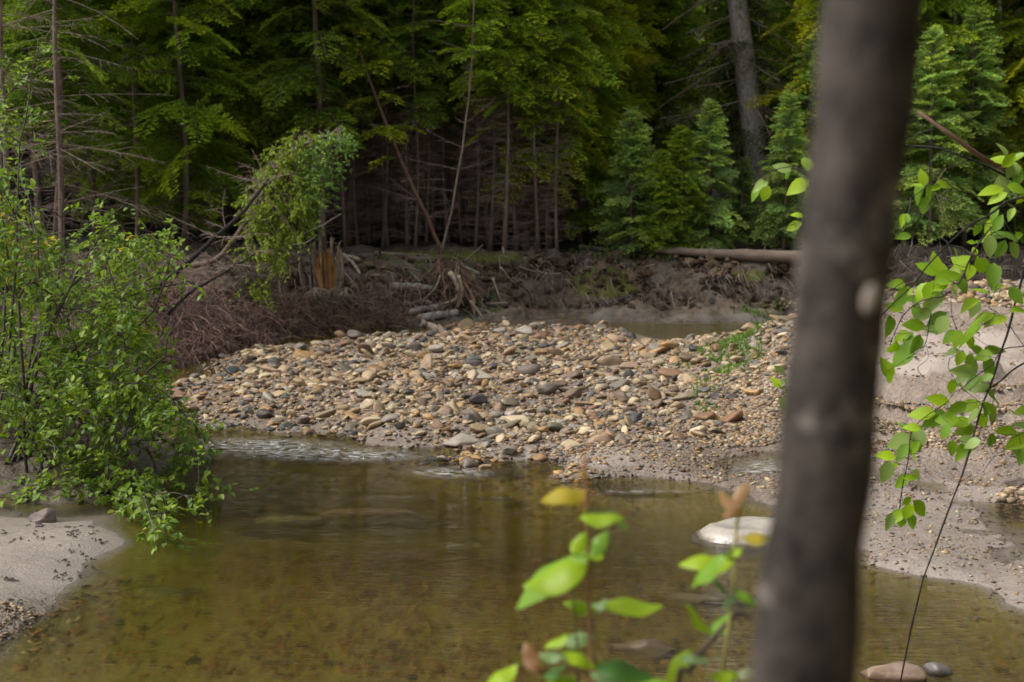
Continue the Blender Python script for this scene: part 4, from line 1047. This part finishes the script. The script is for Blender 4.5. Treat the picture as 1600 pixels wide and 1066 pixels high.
# ------------------------------------------------------------------ overhanging branches at the right (an alder rooted outside the frame)
def right_alder():
    y0 = 6.4; r = np.random.default_rng(91); xb = 3.1; e = empty('overhanging_alder', (xb, 5.2, hz(xb, 5.2) - .05)); b = np.array(e.location)
    tr = MB(); pl = smooth_line([b, b + [.05, .3, 1.0], b + [-.02, .7, 1.9], b + [.1, .9, 3.2], b + [.2, 1.0, 4.6]], 20); tube(tr, pl, np.linspace(.09, .04, 20), 10); tr.build('trunk', M_shrubbark, e)
    K = y0 / F
    BR = [([(1435,175),(1480,207),(1530,243),(1570,266),(1600,285),(1680,330)], 4.2, 6.5, 'red', 6.4),
          ([(1290,226),(1420,228),(1465,231),(1510,247),(1550,264),(1600,292),(1690,350)], 1.5, 4.0, 'dk', 6.35),
          ([(1380,290),(1425,273),(1460,269),(1495,258),(1520,248)], 1.0, 2.0, 'dk', 6.35), ([(1400,222),(1440,207),(1460,201)], 1.0, 1.8, 'dk', 6.4),
          ([(1426,180),(1445,212),(1467,231)], .8, 1.4, 'dk', 6.38), ([(1458,203),(1453,225),(1452,262),(1458,300),(1450,322)], .7, 1.2, 'dk', 6.4), ([(1478,263),(1466,281),(1461,300),(1473,309),(1479,312)], .5, 1.0, 'pale', 6.35),
          ([(1461,300),(1470,322),(1474,345)], .4, .8, 'pale', 6.35), ([(1380,330),(1410,315),(1440,298),(1470,268)], .7, 1.2, 'dk', 6.3),
          ([(1372,500),(1400,470),(1428,444),(1447,418),(1475,388),(1512,354),(1545,337),(1590,310),(1680,330)], 1.2, 3.2, 'dk', 6.2),
          ([(1480,362),(1515,352),(1550,349)], .5, 1.0, 'dk', 6.25), ([(1370,475),(1395,452),(1420,436),(1440,424)], .6, 1.2, 'dk', 6.2),
          ([(1390,540),(1398,520),(1415,488),(1445,468),(1476,462),(1502,438),(1513,410),(1530,380),(1545,360),(1580,325),(1640,330)], 1.0, 2.6, 'dk', 6.3),
          ([(1385,580),(1410,565),(1440,545),(1448,530),(1452,505),(1455,490)], .7, 1.4, 'dk', 6.3), ([(1447,538),(1450,560),(1434,575),(1445,592)], .4, .9, 'dk', 6.3), ([(1486,462),(1487,490),(1495,515)], .6, 1.2, 'dk', 6.3),
          ([(1405,1075),(1435,930),(1460,858),(1482,797),(1505,738),(1516,700),(1526,664),(1535,632),(1551,594),(1562,556),(1576,516),(1585,478),(1597,438),(1612,400),(1680,350)], 1.9, 3.4, 'dk', 6.3),
          ([(1535,632),(1500,608),(1478,630),(1445,652),(1424,676),(1419,720),(1410,760),(1405,800)], .7, 1.6, 'dk', 6.3), ([(1690,520),(1640,530),(1600,541),(1568,546),(1550,570),(1522,590),(1500,610)], 1.0, 1.8, 'dk', 6.25),
          ([(1690,540),(1600,568),(1565,594),(1540,612)], 1.8, 3.0, 'dk', 6.3), ([(1600,541),(1585,520),(1577,507)], .8, 1.2, 'dk', 6.25), ([(1577,515),(1560,490),(1545,478),(1557,452)], .7, 1.1, 'dk', 6.3),
          ([(1540,660),(1548,684),(1545,700)], .4, .9, 'dk', 6.25), ([(1690,690),(1620,672),(1580,685),(1560,685)], .6, 1.4, 'dk', 6.2), ([(1585,695),(1555,712),(1536,738)], .5, .9, 'dk', 6.2), ([(1500,612),(1490,590),(1482,575),(1484,560)], .5, 1.0, 'dk', 6.3),
          ([(1170,300),(1190,275),(1225,262),(1290,255),(1350,240)], .8, 1.6, 'dk', 6.35), ([(1235,352),(1262,340),(1300,300)], .6, 1.1, 'dk', 6.35), ([(1215,600),(1232,610),(1290,600),(1390,560)], .6, 1.1, 'dk', 6.35)]
    mm = {'red': M_redbark, 'dk': M_darkbark, 'pale': M_twig}
    P3 = []
    for pts, w0, w1, kind, yy in BR:
        P = [aty(a, b_, yy + .12 * math.sin(a * .02)) for a, b_ in pts]; 
        if pts[-1][0] > 1630: P.append(pl[9] + [0, 0, (1 - pts[-1][1] / 400) * .8])
        if pts[0][0] > 1630: P.insert(0, pl[8].copy())
        rr = np.linspace(w0, w1, 24) * K * (.62 if kind == 'dk' else .75)
        if pts[0][0] > 1630: rr = rr[::-1]
        s = smooth_line(P, 24); P3.append(s); m_ = MB(); tube(m_, s, rr * (1 + .12 * np.sin(np.arange(24) * 2.1)), 6); m_.build('branch', mm[kind], e)
    # leaves: centre px, py, length px, angle in the picture (degrees, 0 = right, 90 = up)
    LV = [(1188,290,28,200),(1195,303,26,250),(1178,303,24,215),(1222,262,28,160),(1229,272,18,230),(1247,290,36,205),(1262,252,34,80),(1262,300,24,250),(1246,335,18,160),(1240,354,28,215),(1218,578,22,140),(1212,598,24,130),(1222,632,28,240),(1230,610,18,260),(1226,596,16,30),
          (1442,277,26,110),(1430,287,26,150),(1433,300,36,240),(1452,305,34,280),(1442,322,30,255),(1474,287,24,5),(1462,293,18,190),(1410,345,24,250),(1418,340,16,90),(1411,370,26,190),(1400,318,22,200),
          (1560,250,36,150),(1567,234,26,110),(1577,250,30,60),(1585,262,26,110),(1592,245,26,40),(1590,275,30,80),(1548,298,38,195),(1566,290,36,90),(1558,310,32,215),(1590,293,30,350),(1578,268,24,240),(1596,310,24,250),
          (1553,335,26,260),(1548,355,34,240),(1560,348,30,60),(1528,358,22,260),(1580,335,24,230),(1575,368,36,150),(1590,372,28,300),(1547,385,34,270),(1563,390,32,240),(1585,392,36,310),(1540,375,20,180),(1560,367,22,20),
          (1523,392,14,100),(1518,378,12,170),(1529,378,14,20),(1495,398,30,120),(1505,405,28,20),(1462,410,34,110),(1448,420,36,150),(1472,420,30,80),(1480,432,40,30),(1468,448,30,200),(1490,428,40,210),(1500,410,34,145),(1516,425,26,250),(1531,415,30,130),(1540,413,24,300),(1552,430,40,245),
          (1400,444,28,175),(1412,458,30,205),(1406,470,30,220),(1424,468,26,180),(1440,455,34,225),(1455,452,34,60),(1462,470,40,250),(1450,478,28,230),(1492,455,24,270),(1505,445,26,300),(1530,455,32,160),(1560,448,26,180),(1588,462,32,310),(1594,485,30,10),(1515,475,34,200),(1522,482,30,240),(1548,500,26,240),(1535,495,34,190),(1560,500,28,210),
          (1396,480,30,160),(1430,488,30,260),(1442,492,32,210),(1463,500,38,205),(1470,508,34,235),(1428,508,34,175),(1455,515,26,170),(1390,510,34,270),(1408,525,28,200),(1420,530,28,70),(1432,538,32,250),(1410,555,44,225),(1395,545,30,260),(1386,575,34,120),(1391,590,28,300),(1485,525,28,215),
          (1512,520,46,215),(1495,530,30,240),(1487,550,24,190),(1516,535,22,255),(1525,545,26,110),(1536,555,28,200),(1553,548,34,25),(1515,565,26,260),(1500,560,26,250),(1505,580,36,170),(1502,592,28,200),(1520,575,30,60),(1545,575,38,280),(1520,598,34,200),(1534,605,30,180),(1488,605,24,270),(1498,598,22,140),(1541,590,22,200),
          (1465,625,36,175),(1440,644,40,170),(1462,655,44,195),(1480,655,34,190),(1476,675,26,240),(1495,638,34,210),(1512,635,40,200),(1500,660,36,190),(1520,650,30,230),(1550,640,34,110),(1541,638,26,70),(1552,622,36,290),(1538,658,30,300),(1552,652,22,280),(1508,672,34,205),(1515,690,34,350),(1506,705,36,210),(1518,692,28,200),(1488,700,26,260),
          (1412,665,20,120),(1425,668,26,170),(1405,690,38,215),(1432,688,40,240),(1410,708,34,230),(1428,700,28,250),(1430,718,26,300),(1384,712,30,170),(1385,738,36,245),(1398,730,22,280),(1410,752,32,230),(1433,743,28,310),(1425,745,20,150),(1438,795,36,310),(1418,800,30,250),(1400,808,34,215),(1390,815,30,235),(1425,815,28,300),(1409,818,22,270),(1418,782,20,30),
          (1572,674,34,175),(1550,688,22,260),(1596,665,26,160),(1590,690,40,215),(1585,705,34,235),(1596,712,28,240),(1600,640,28,180)]
    cols = [np.array(c) for c in ((.32, .50, .02), (.25, .42, .02), (.38, .56, .02), (.20, .36, .04), (.30, .42, .12))]
    lf = MB(); pt = MB(); allP = np.concatenate(P3)
    for px, py, L, a in LV:
        D = 6.3 + r.normal(0, .08); L3 = L * D / F * 1.08; a = R(a + r.normal(0, 6)); dz = r.normal(0, .35)
        d = np.array([math.cos(a), dz, math.sin(a)]); d /= np.linalg.norm(d); c = aty(px, py, D)
        up = np.array([r.normal(-.1, .5), -1.0 + r.normal(0, .25), .75 + r.normal(0, .35)])
        base = c - d * L3 * .5; add_leaf(lf, base, d, up, L3, cols[r.integers(5)] * r.uniform(.8, 1.2), LS, r)
        q = allP[np.argmin(np.linalg.norm(allP - base, axis=1))]
        if np.linalg.norm(q - base) < .28: tube(pt, [base, (base + q) / 2 + [0, 0, -.004], q], [.0012, .0012, .0016], 4, cap=False)
    lf.build('foliage', M_leaf, e, smooth=True); pt.build('leaf_stalks', M_shrubbark, e)
    tag(e, 'leafy alder branches hanging into the right of the photo with a long dark dangling stem', 'tree')
right_alder()

# ------------------------------------------------------------------ foreground saplings with single big leaves
def sapling(label, stems, leaves, y0, seed, extra=None):
    r = np.random.default_rng(seed); x0 = aty(stems[0][0][0][0], 1066, y0)[0]; y_ = y0 + .05; e = empty('sapling', (x0, y_, hz(x0, y_))); b = np.array(e.location)
    P3 = []
    for pts, w0, col in stems:
        P = [b + [r.normal(0, .02), 0, -.03]] + [aty(a, c, y0 + r.normal(0, .01)) for a, c in pts]
        s = smooth_line(P, 22); P3.append(s); m_ = MB(); tube(m_, s, np.linspace(w0, w0 * .6, 22) * 1.5, 7, col); m_.build('stem', M_wood if col[0] > .3 else M_stem, e)
    allP = np.concatenate(P3)
    for px, py, L, a, c, cu in leaves:
        D = y0 + r.normal(0, .05); L3 = L * D / F * 1.1; aa = R(a); d = np.array([math.cos(aa), r.normal(0, .3), math.sin(aa)]); d /= np.linalg.norm(d)
        V, Qd = leaf_shape(-.5, cu * 1.25, 12, .6); V[:, 2] += .035 * np.sin(V[:, 0] * 9 + px); up = np.array([r.normal(0, .2), -.36 + r.normal(0, .15), .9]); s = np.cross(up, d); s /= np.linalg.norm(s); u = np.cross(d, s)
        if u[2] < 0: u = -u; s = -s
        M = np.stack([d, s, u], 1); base = aty(px, py, D) - d * L3 * .5
        m_ = MB(); tn = np.array(c) * r.uniform(.9, 1.1); m_.add((V * L3) @ M.T + base, q=Qd, col=tn)
        q = allP[np.argmin(np.linalg.norm(allP - base, axis=1))]
        if np.linalg.norm(q - base) < .16: tube(m_, [base, (base + q) / 2 + [0, 0, -.005], q], [.0015, .0015, .002], 5, tn * .8, cap=False)
        m_.build('leaf', M_leaf, e)
    tag(e, label, 'sapling')
M_stem = m_tint('green_stem', rough=.6, nscale=20, var=.3, bstr=.1)
GL = (.34, .50, .02); GM = (.22, .40, .04); GB = (.28, .40, .20); YO = (.48, .38, .04); BRN = (.33, .17, .08); GD = (.09, .22, .05)
sapling('tall blurred sapling with a yellowing top leaf in the bottom middle of the photo',
        [([(925,1110),(922,1000),(919,900),(917,800),(914,722)], .0032, (.30, .15, .08)), ([(905,1110),(898,960),(893,900)], .002, (.14, .2, .04)), ([(905,1110),(895,1045),(880,1030)], .002, (.22, .14, .07))],
        [(889,763,68,165,YO,.35),(937,800,62,20,GL,.3),(975,811,40,320,GB,.2),(863,880,118,190,GM,.42),(866,893,100,192,GL,.15),(905,848,40,60,GL,.2),(933,850,44,65,GM,.3),(930,866,30,10,GL,.2),(985,932,88,15,GL,.25),(907,941,50,160,GL,.2),(938,940,40,25,GB,.2),
         (868,997,40,190,GL,.3),(903,993,52,175,GB,.25),(776,1052,66,200,GL,.25),(830,1028,46,110,BRN,.4),(861,1020,44,170,GB,.2),(908,1023,54,350,GL,.25),(972,1034,84,10,GD,.35),(992,1048,42,330,GL,.3),(876,1060,50,180,GL,.2),(948,1056,50,350,GB,.2),(862,1042,50,195,GD,.3),(913,735,24,95,(.42,.24,.12),.3),(914,718,16,85,(.5,.3,.2),.2),(908,1068,50,160,GM,.2),(1020,1062,40,20,GM,.2)], 2.5, 5)
sapling('blurred sapling with a curled orange tip leaf just left of the near trunk',
        [([(1128,1110),(1136,1000),(1146,920),(1150,840),(1155,790)], .003, (.30, .28, .08)), ([(1062,1110),(1080,1045),(1110,1002),(1150,962),(1172,966)], .0042, (.085, .05, .04))],
        [(1149,785,44,110,(.45,.26,.14),.5),(1158,770,34,60,(.5,.3,.17),.4),(1141,792,34,200,(.36,.2,.1),.4),(1184,833,54,12,YO,.2),(1108,868,76,165,GL,.3),(1100,880,66,200,GM,.5),(1130,912,34,110,GD,.3),(1172,925,52,350,GM,.4),(1135,938,30,220,GB,.3),(1100,964,56,110,GL,.3),(1123,970,50,60,GM,.3),
         (1052,1038,66,220,GL,.3),(1085,1022,44,10,GB,.3),(1132,1052,42,20,GL,.3),(1166,1047,40,20,(.42,.44,.3),.2),(1146,870,24,280,GL,.2),(1153,862,18,60,GL,.2)], 2.5, 6)

# ------------------------------------------------------------------ far bank: stump, logs, roots, brush
def log(label, pts, r0, r1, col, m=None, name='log', sides=12, seed=1, stubs=0, ydep=None):
    r = np.random.default_rng(seed); P = smooth_line(pts, 18, .006); c = (P[0] + P[-1]) / 2; m_ = MB(); n = 18
    tube(m_, P, np.linspace(r0, r1, n) * (1 + .07 * np.sin(np.arange(n) * 1.7 + seed) + r.normal(0, .03, n)), sides, col)
    for q in range(stubs):
        p = P[r.integers(2, 16)]; d = r.normal(size=3); d /= np.linalg.norm(d); tube(m_, [p, p + d * (r0 + .12)], [r0 * .25, r0 * .12], 5, col)
    return tag(m_.build(name, m or M_wood, origin=c), label, 'log')
log('long grey fallen log resting on top of the far bank left of the near trunk', [aty(1025, 391, 29.3), aty(1080, 394, 29.2), aty(1150, 398, 29.0), aty(1230, 401, 28.8), aty(1330, 410, 28.6)], .06, .15, (.25, .19, .155), stubs=5, seed=3)
log('broken dark log end poking from the forest floor beside the long log', [aty(905, 385, 30.4), aty(960, 392, 30.2), aty(1020, 398, 30.0)], .04, .06, (.16, .12, .10), seed=5)
LOGS = [('white birch log lying across the foot of the root mass', [(637,488),(672,481),(700,475),(717,468)], 26.0, .042, .048, (.62, .55, .46)),
        ('grey log jutting from the bank above the white birch log', [(612,448),(640,447),(665,450),(682,454)], 26.2, .055, .045, (.36, .31, .26)),
        ('thin pale stick curved under the grey log', [(632,474),(650,471),(668,473)], 26.0, .022, .02, (.45, .40, .33)),
        ('barkless log stub slanting down to the cobbles', [(659,505),(675,511),(690,520),(704,532)], 25.2, .06, .045, (.42, .35, .29)),
        ('brown log lying under the birch log behind the stub', [(655,497),(690,492),(715,488)], 26.3, .06, .05, (.20, .155, .12)),
        ('pale forked root snag reaching right toward the dark mud', [(738,478),(748,484),(765,488),(790,498)], 26.1, .04, .015, (.40, .35, .31)),
        ('thin white birch stick slanting down the bank top', [(705,408),(722,415),(748,428)], 27.0, .028, .024, (.55, .50, .42)),
        ('yellow brown split plank lying at the edge of the cobbles', [(550,512),(570,508),(585,504)], 25.4, .055, .045, (.34, .23, .12)),
        ('orange brown stick beside the log stub', [(696,512),(708,508),(716,507)], 25.5, .03, .03, (.30, .17, .11)),
        ('bleached driftwood piece right of the broken stump', [(526,405),(538,402),(552,412),(562,428)], 26.4, .035, .02, (.42, .37, .31)),
        ('pale peeled stick behind the stump on the bank top', [(528,398),(545,400),(560,405)], 26.8, .03, .022, (.48, .42, .33)),
        ('low dead branch in front of the stump', [(498,448),(510,460),(522,466),(535,458)], 25.8, .03, .02, (.38, .34, .3)),
        ('dull brown log half hidden in the brush at the left', [(150,520),(190,521),(230,524)], 19.5, .04, .035, (.24, .12, .07)),
        ('slim fallen pole on the bank top left of the leaning spruces', [(585,395),(620,397),(668,399)], 27.4, .025, .02, (.28, .23, .2))]
for k, (lb, pts, y, r0, r1, c) in enumerate(LOGS):
    log(lb, [ghit(a, b_, .08 + r0) for a, b_ in pts], r0 * 1.25, r1 * 1.25, np.array(c) * 1.25, m=M_birch if 'birch' in lb else None, seed=k + 10, stubs=1)
def stump():
    b = ghit(508, 462, .5); y = b[1]; e = empty('broken_stump', tuple(b)); r = np.random.default_rng(12)
    def shard(m_, pl, w0, col, th=.05):
        P = smooth_line(pl, 9); ww = np.interp(np.linspace(0, 1, 9), [0, .3, .8, 1], w0); V = []; n = 9
        for p, w_ in zip(P, ww): 
            for dx, dy in ((-1, 0), (-.5, -.75), (.5, -.75), (1, 0), (.4, .7), (-.4, .7)): V.append(p + [dx * w_, dy * th, 0])
        i_ = np.arange(n - 1)[:, None] * 6; j = np.arange(6)[None]; k_ = (j + 1) % 6
        m_.add(V, q=np.stack([i_ + j, i_ + k_, i_ + 6 + k_, i_ + 6 + j], -1).reshape(-1, 4), col=col)
    m_ = MB()
    for q in range(34):
        u = r.uniform(-1, 1); x = 509 + 15 * u; t_ = 392 + 14 * abs(u)**1.5 + r.uniform(-8, 16); dy = .10 * (1 - u * u)
        w_ = r.uniform(.008, .024); c_ = np.array((.38, .20, .075)) * r.uniform(.45, 1.25) * (1, r.uniform(.85, 1.1), 1)
        shard(m_, [aty(x * .8 + 509 * .2 + 3, 458 - 8 * abs(u), y - dy), aty(x + 1, 430, y - dy), aty(x, t_ + 10, y - dy), aty(x + r.normal(0, 2.5), t_, y - dy)], [w_, w_ * 1.3, w_, w_ * .1], c_, .02)
    m_.build('heartwood', M_wood, e)
    m_ = MB()
    for q in range(30):
        u = r.uniform(-1, 1); x = 500 + 34 * u; t_ = 384 + r.uniform(-10, 26) + (14 if u < -.5 else 0); w_ = r.uniform(.012, .035)
        if -.05 < u < .62: t_ -= 6
        shard(m_, [aty(x * .75 + 505 * .25, 464, y + .14), aty(x + 2, 432, y + .14), aty(x, t_ + 9, y + .16), aty(x + r.normal(0, 4), t_, y + .16)], [w_ * 1.3, w_, w_ * .8, w_ * .12], np.array((.25, .205, .165)) * r.uniform(.45, 1.2), .03)
    m_.build('bark_shell', M_wood, e)
    m_ = MB()
    for q in range(22):
        a = r.uniform(482, 545); P = [aty(a, 450, y - .05), aty(a + r.normal(0, 8), 460, y - .25), aty(a + r.normal(6, 26), 474 + r.normal(0, 9), y - .4)]
        tube(m_, smooth_line(P, 7), np.linspace(.016, .004, 7), 5, np.array((.30, .24, .19)) * r.uniform(.5, 1.1))
    m_.build('roots', M_wood, e)
    tag(e, 'broken snapped stump with bright orange heartwood on the far bank', 'stump')
stump()
def root_mass():
    r = np.random.default_rng(14); c = ghit(705, 462, .45); y = c[1] + .3; e = empty('root_mass', (c[0], y, hz(c[0], y))); m_ = MB(); m2 = MB()
    for q in range(110):
        a = r.uniform(664, 752); t0 = aty(a * .5 + 702 * .5, r.uniform(405, 450), y - r.uniform(0, .5)); L = r.uniform(.4, 1.15)
        dx = (a - 706) / 42 * .35 + r.normal(0, .16); dx *= .6; p1 = t0 + [dx * .7 + r.normal(0, .16), -.12, -L * .4]; p2 = t0 + [dx * 1.5, r.normal(-.1, .2), -L * r.uniform(.5, 1)]
        tube(m_, smooth_line([t0, p1, p2], 7), np.linspace(r.uniform(.008, .02), .003, 7), 4, np.array((.22, .14, .10)) * r.uniform(.4, 1.6), cap=False)
    for pts, r0 in (([(702,425),(712,440),(716,458),(708,470),(685,476)], .05), ([(716,430),(722,450),(720,468),(715,480)], .035), ([(735,470),(748,488),(760,505)], .03), ([(688,430),(680,450),(660,470),(630,500)], .02), ([(735,455),(742,480),(738,508)], .022)):
        tube(m2, smooth_line([aty(a, b_, y - .5) for a, b_ in pts], 10), np.linspace(r0, r0 * .5, 10), 8, np.array((.52, .43, .35)) * r.uniform(.7, 1.1))
    m_.build('fine_roots', M_wood, e); m2.build('thick_roots', M_wood, e); tag(e, 'hanging root mass with pale curved roots in the middle of the far bank', 'roots')
root_mass()
# tangle of dead brown twigs over the left end of the far bank and thin roots along the bank face
def brush(name, label, regs, seed, rad=.005):
    r = np.random.default_rng(seed); m_ = MB()
    for poly, n, ys, L, cols, dirn in regs:
        mn = np.min(poly, 0); mx_ = np.max(poly, 0); k = 0
        while k < n:
            px, py = r.uniform(mn, mx_)
            if not inpoly(np.array(px), np.array(py), poly): continue
            k += 1; p = ghit(px, py, abs(r.normal(0, .25)) + .02); y = p[1]
            p[2] = max(p[2], hz(p[0], y) + .01)
            d = np.array(dirn) + r.normal(0, .55, 3); d /= np.linalg.norm(d); l = L * r.uniform(.4, 1.3); c = np.array(cols[r.integers(len(cols))]) * r.uniform(.6, 1.35)
            P = [p, p + d * l * .5 + r.normal(0, .03, 3), p + d * l + [0, 0, -.2 * l]]
            tube(m_, P, [rad * r.uniform(.8, 1.8), rad, rad * .4], 3, c, cap=False)
    tag(m_.build(name, M_wood), label, 'brush', kind='stuff')
RB = [(.32, .20, .17), (.24, .16, .145), (.42, .28, .22)]
brush('dead_brush', 'tangle of reddish brown dead twigs drooping over the left end of the bar', [
    ([(268,575),(290,520),(330,485),(400,470),(440,500),(440,532),(360,542),(310,562)], 3800, [(260, 20.5), (340, 22), (450, 25)], .42, RB, (-.25, -.3, -.5)),
    ([(380,500),(400,470),(480,465),(540,480),(640,490),(640,508),(560,514),(450,528)], 1500, [(380, 24), (640, 25.8)], .4, RB + [(.3, .2, .12)], (.3, -.2, .1)),
    ([(200,470),(270,430),(330,440),(380,480),(290,520),(250,580),(200,560)], 1400, [(200, 19), (380, 23)], .5, RB, (.1, -.2, -.1))], 21)
BK = [(.26, .19, .16), (.36, .28, .23), (.16, .12, .10), (.48, .41, .35)]
brush('bank_roots', 'thin bare roots and twigs poking out of the far bank face', [
    ([(410,415),(480,400),(690,395),(900,400),(1250,415),(1250,460),(1000,470),(800,478),(620,490),(450,470)], 650, [(410, 25.5), (690, 27.2), (780, 28.6), (1250, 29.8)], .42, BK, (.3, -.4, -.6)),
    ([(540,440),(640,440),(680,500),(560,500)], 420, [(540, 25.6), (680, 26)], .4, RB, (.1, -.3, .2)),
    ([(0,420),(250,420),(330,400),(400,400),(400,470),(200,520),(0,540)], 700, [(0, 16), (250, 21), (400, 24.5)], .45, BK, (.2, -.2, .3)),
    ([(1380,400),(1620,400),(1620,440),(1380,440)], 260, [(1380, 31), (1620, 31)], .5, BK, (.1, -.2, .5))], 22)

def clods():
    r = np.random.default_rng(55); m_ = MB(); sh_, f_ = stone_shapes(2, 10, 66, .2); n = 0
    while n < 1500:
        px = r.uniform(380, 1250); py = r.uniform(398, 482)
        p = ghit(px, py, .0); a = r.uniform(.02, .11) * (1 if r.random() < .8 else 1.7); n += 1
        top = py < 440
        c = np.array((.25, .18, .125) if top and r.random() < .6 else (.11, .078, .055)) * r.uniform(.5, 1.3)
        v = (sh_[r.integers(10)] * [a, a * .7, a * r.uniform(.4, .8)]) @ rot(r.uniform(0, 6), r.normal(0, .4), r.normal(0, .4)).T + p
        v = v + r.normal(0, a * .07, v.shape)
        m_.add(v, t=f_, col=c)
    tag(m_.build('soil_clods', M_soil, smooth=False), 'crumbled clods of tan and dark brown earth on the face of the far bank', 'soil', kind='stuff')
M_soil = m_tint('crumbly_soil', rough=.95, nscale=25, var=.7, bstr=.8, bdist=.02, spec=.1, dark=(.35, .32, .3), obj=False)
clods()
for k in range(30):
    px = rng.uniform(540, 860); py = rng.uniform(402, 500) - max(0, px - 740) * .15; p = ghit(px, py, .1); d = np.array([rng.normal(.6, .6), rng.normal(0, .3), rng.normal(-.25, .4)]); d /= np.linalg.norm(d); L_ = rng.uniform(.15, .5)
    m_ = MB(); r0 = rng.uniform(.010, .024); P = smooth_line([p - d * L_, p + rng.normal(0, .04, 3), p + d * L_], 8); tube(m_, P, np.linspace(r0, r0 * .5, 8), 6, np.array((.48, .40, .32)) * rng.uniform(.5, 1.2))
    tag(m_.build('driftwood_stick', M_wood, origin=p), 'small bleached stick lodged in the earth of the far bank', 'stick', 'small sticks lodged in the far bank')
# ------------------------------------------------------------------ grass tufts and ferns
def grass():
    r = np.random.default_rng(33); m_ = MB()
    spots = [(1195,525,60,16,700,.11),(1150,545,44,14,320,.09),(1110,545,30,10,70,.07),(1135,582,30,12,110,.09),(1095,630,22,6,36,.08),(1215,500,25,8,100,.12),(1100,600,24,8,26,.06),(1065,570,40,10,30,.05),
             (1420,500,60,22,220,.10),(1540,470,50,20,150,.12),(1440,470,40,15,120,.12),(1560,500,40,16,60,.08),(740,398,60,6,140,.10),(640,392,60,4,70,.1),(960,405,60,12,120,.12),(1180,560,30,10,40,.06),(1480,440,60,4,60,.14),(885,540,30,5,14,.06)]
    for cx, cy, sx, sy, n, L in spots:
        p0 = hit(cx, cy) if cx > 1040 else aty(cx, cy, 27.5 if cx < 900 else 30)
        for _ in range(int(n * .8)):
            x = p0[0] + r.normal(0, sx * .5 * p0[1] / F); y = p0[1] + r.normal(0, .45); z = hz(x, y); h0 = L * r.uniform(.5, 1.4)
            for b_ in range(5):
                a = r.uniform(0, 6.3); d = np.array([math.cos(a), math.sin(a), 0]); s = np.array([-d[1], d[0], 0]) * .004; le = r.uniform(.15, .8)
                q0 = np.array([x, y, z]) + d * .008; q1 = q0 + d * h0 * le * .3 + [0, 0, h0 * .6]; q2 = q0 + d * h0 * le + [0, 0, h0 * (1.05 - .3 * le)]
                c = np.array((.16, .30, .04)) * r.uniform(.6, 1.3)
                m_.add([q0 - s, q0 + s, q1 + s, q1 - s, q2], q=[(0, 1, 2, 3)], t=[(3, 2, 4)], col=c)
    tag(m_.build('grass', M_grass, smooth=False), 'tufts of short green grass on the bar and along the bank top', 'grass', kind='stuff')
grass()
print('objects', len(bpy.data.objects))
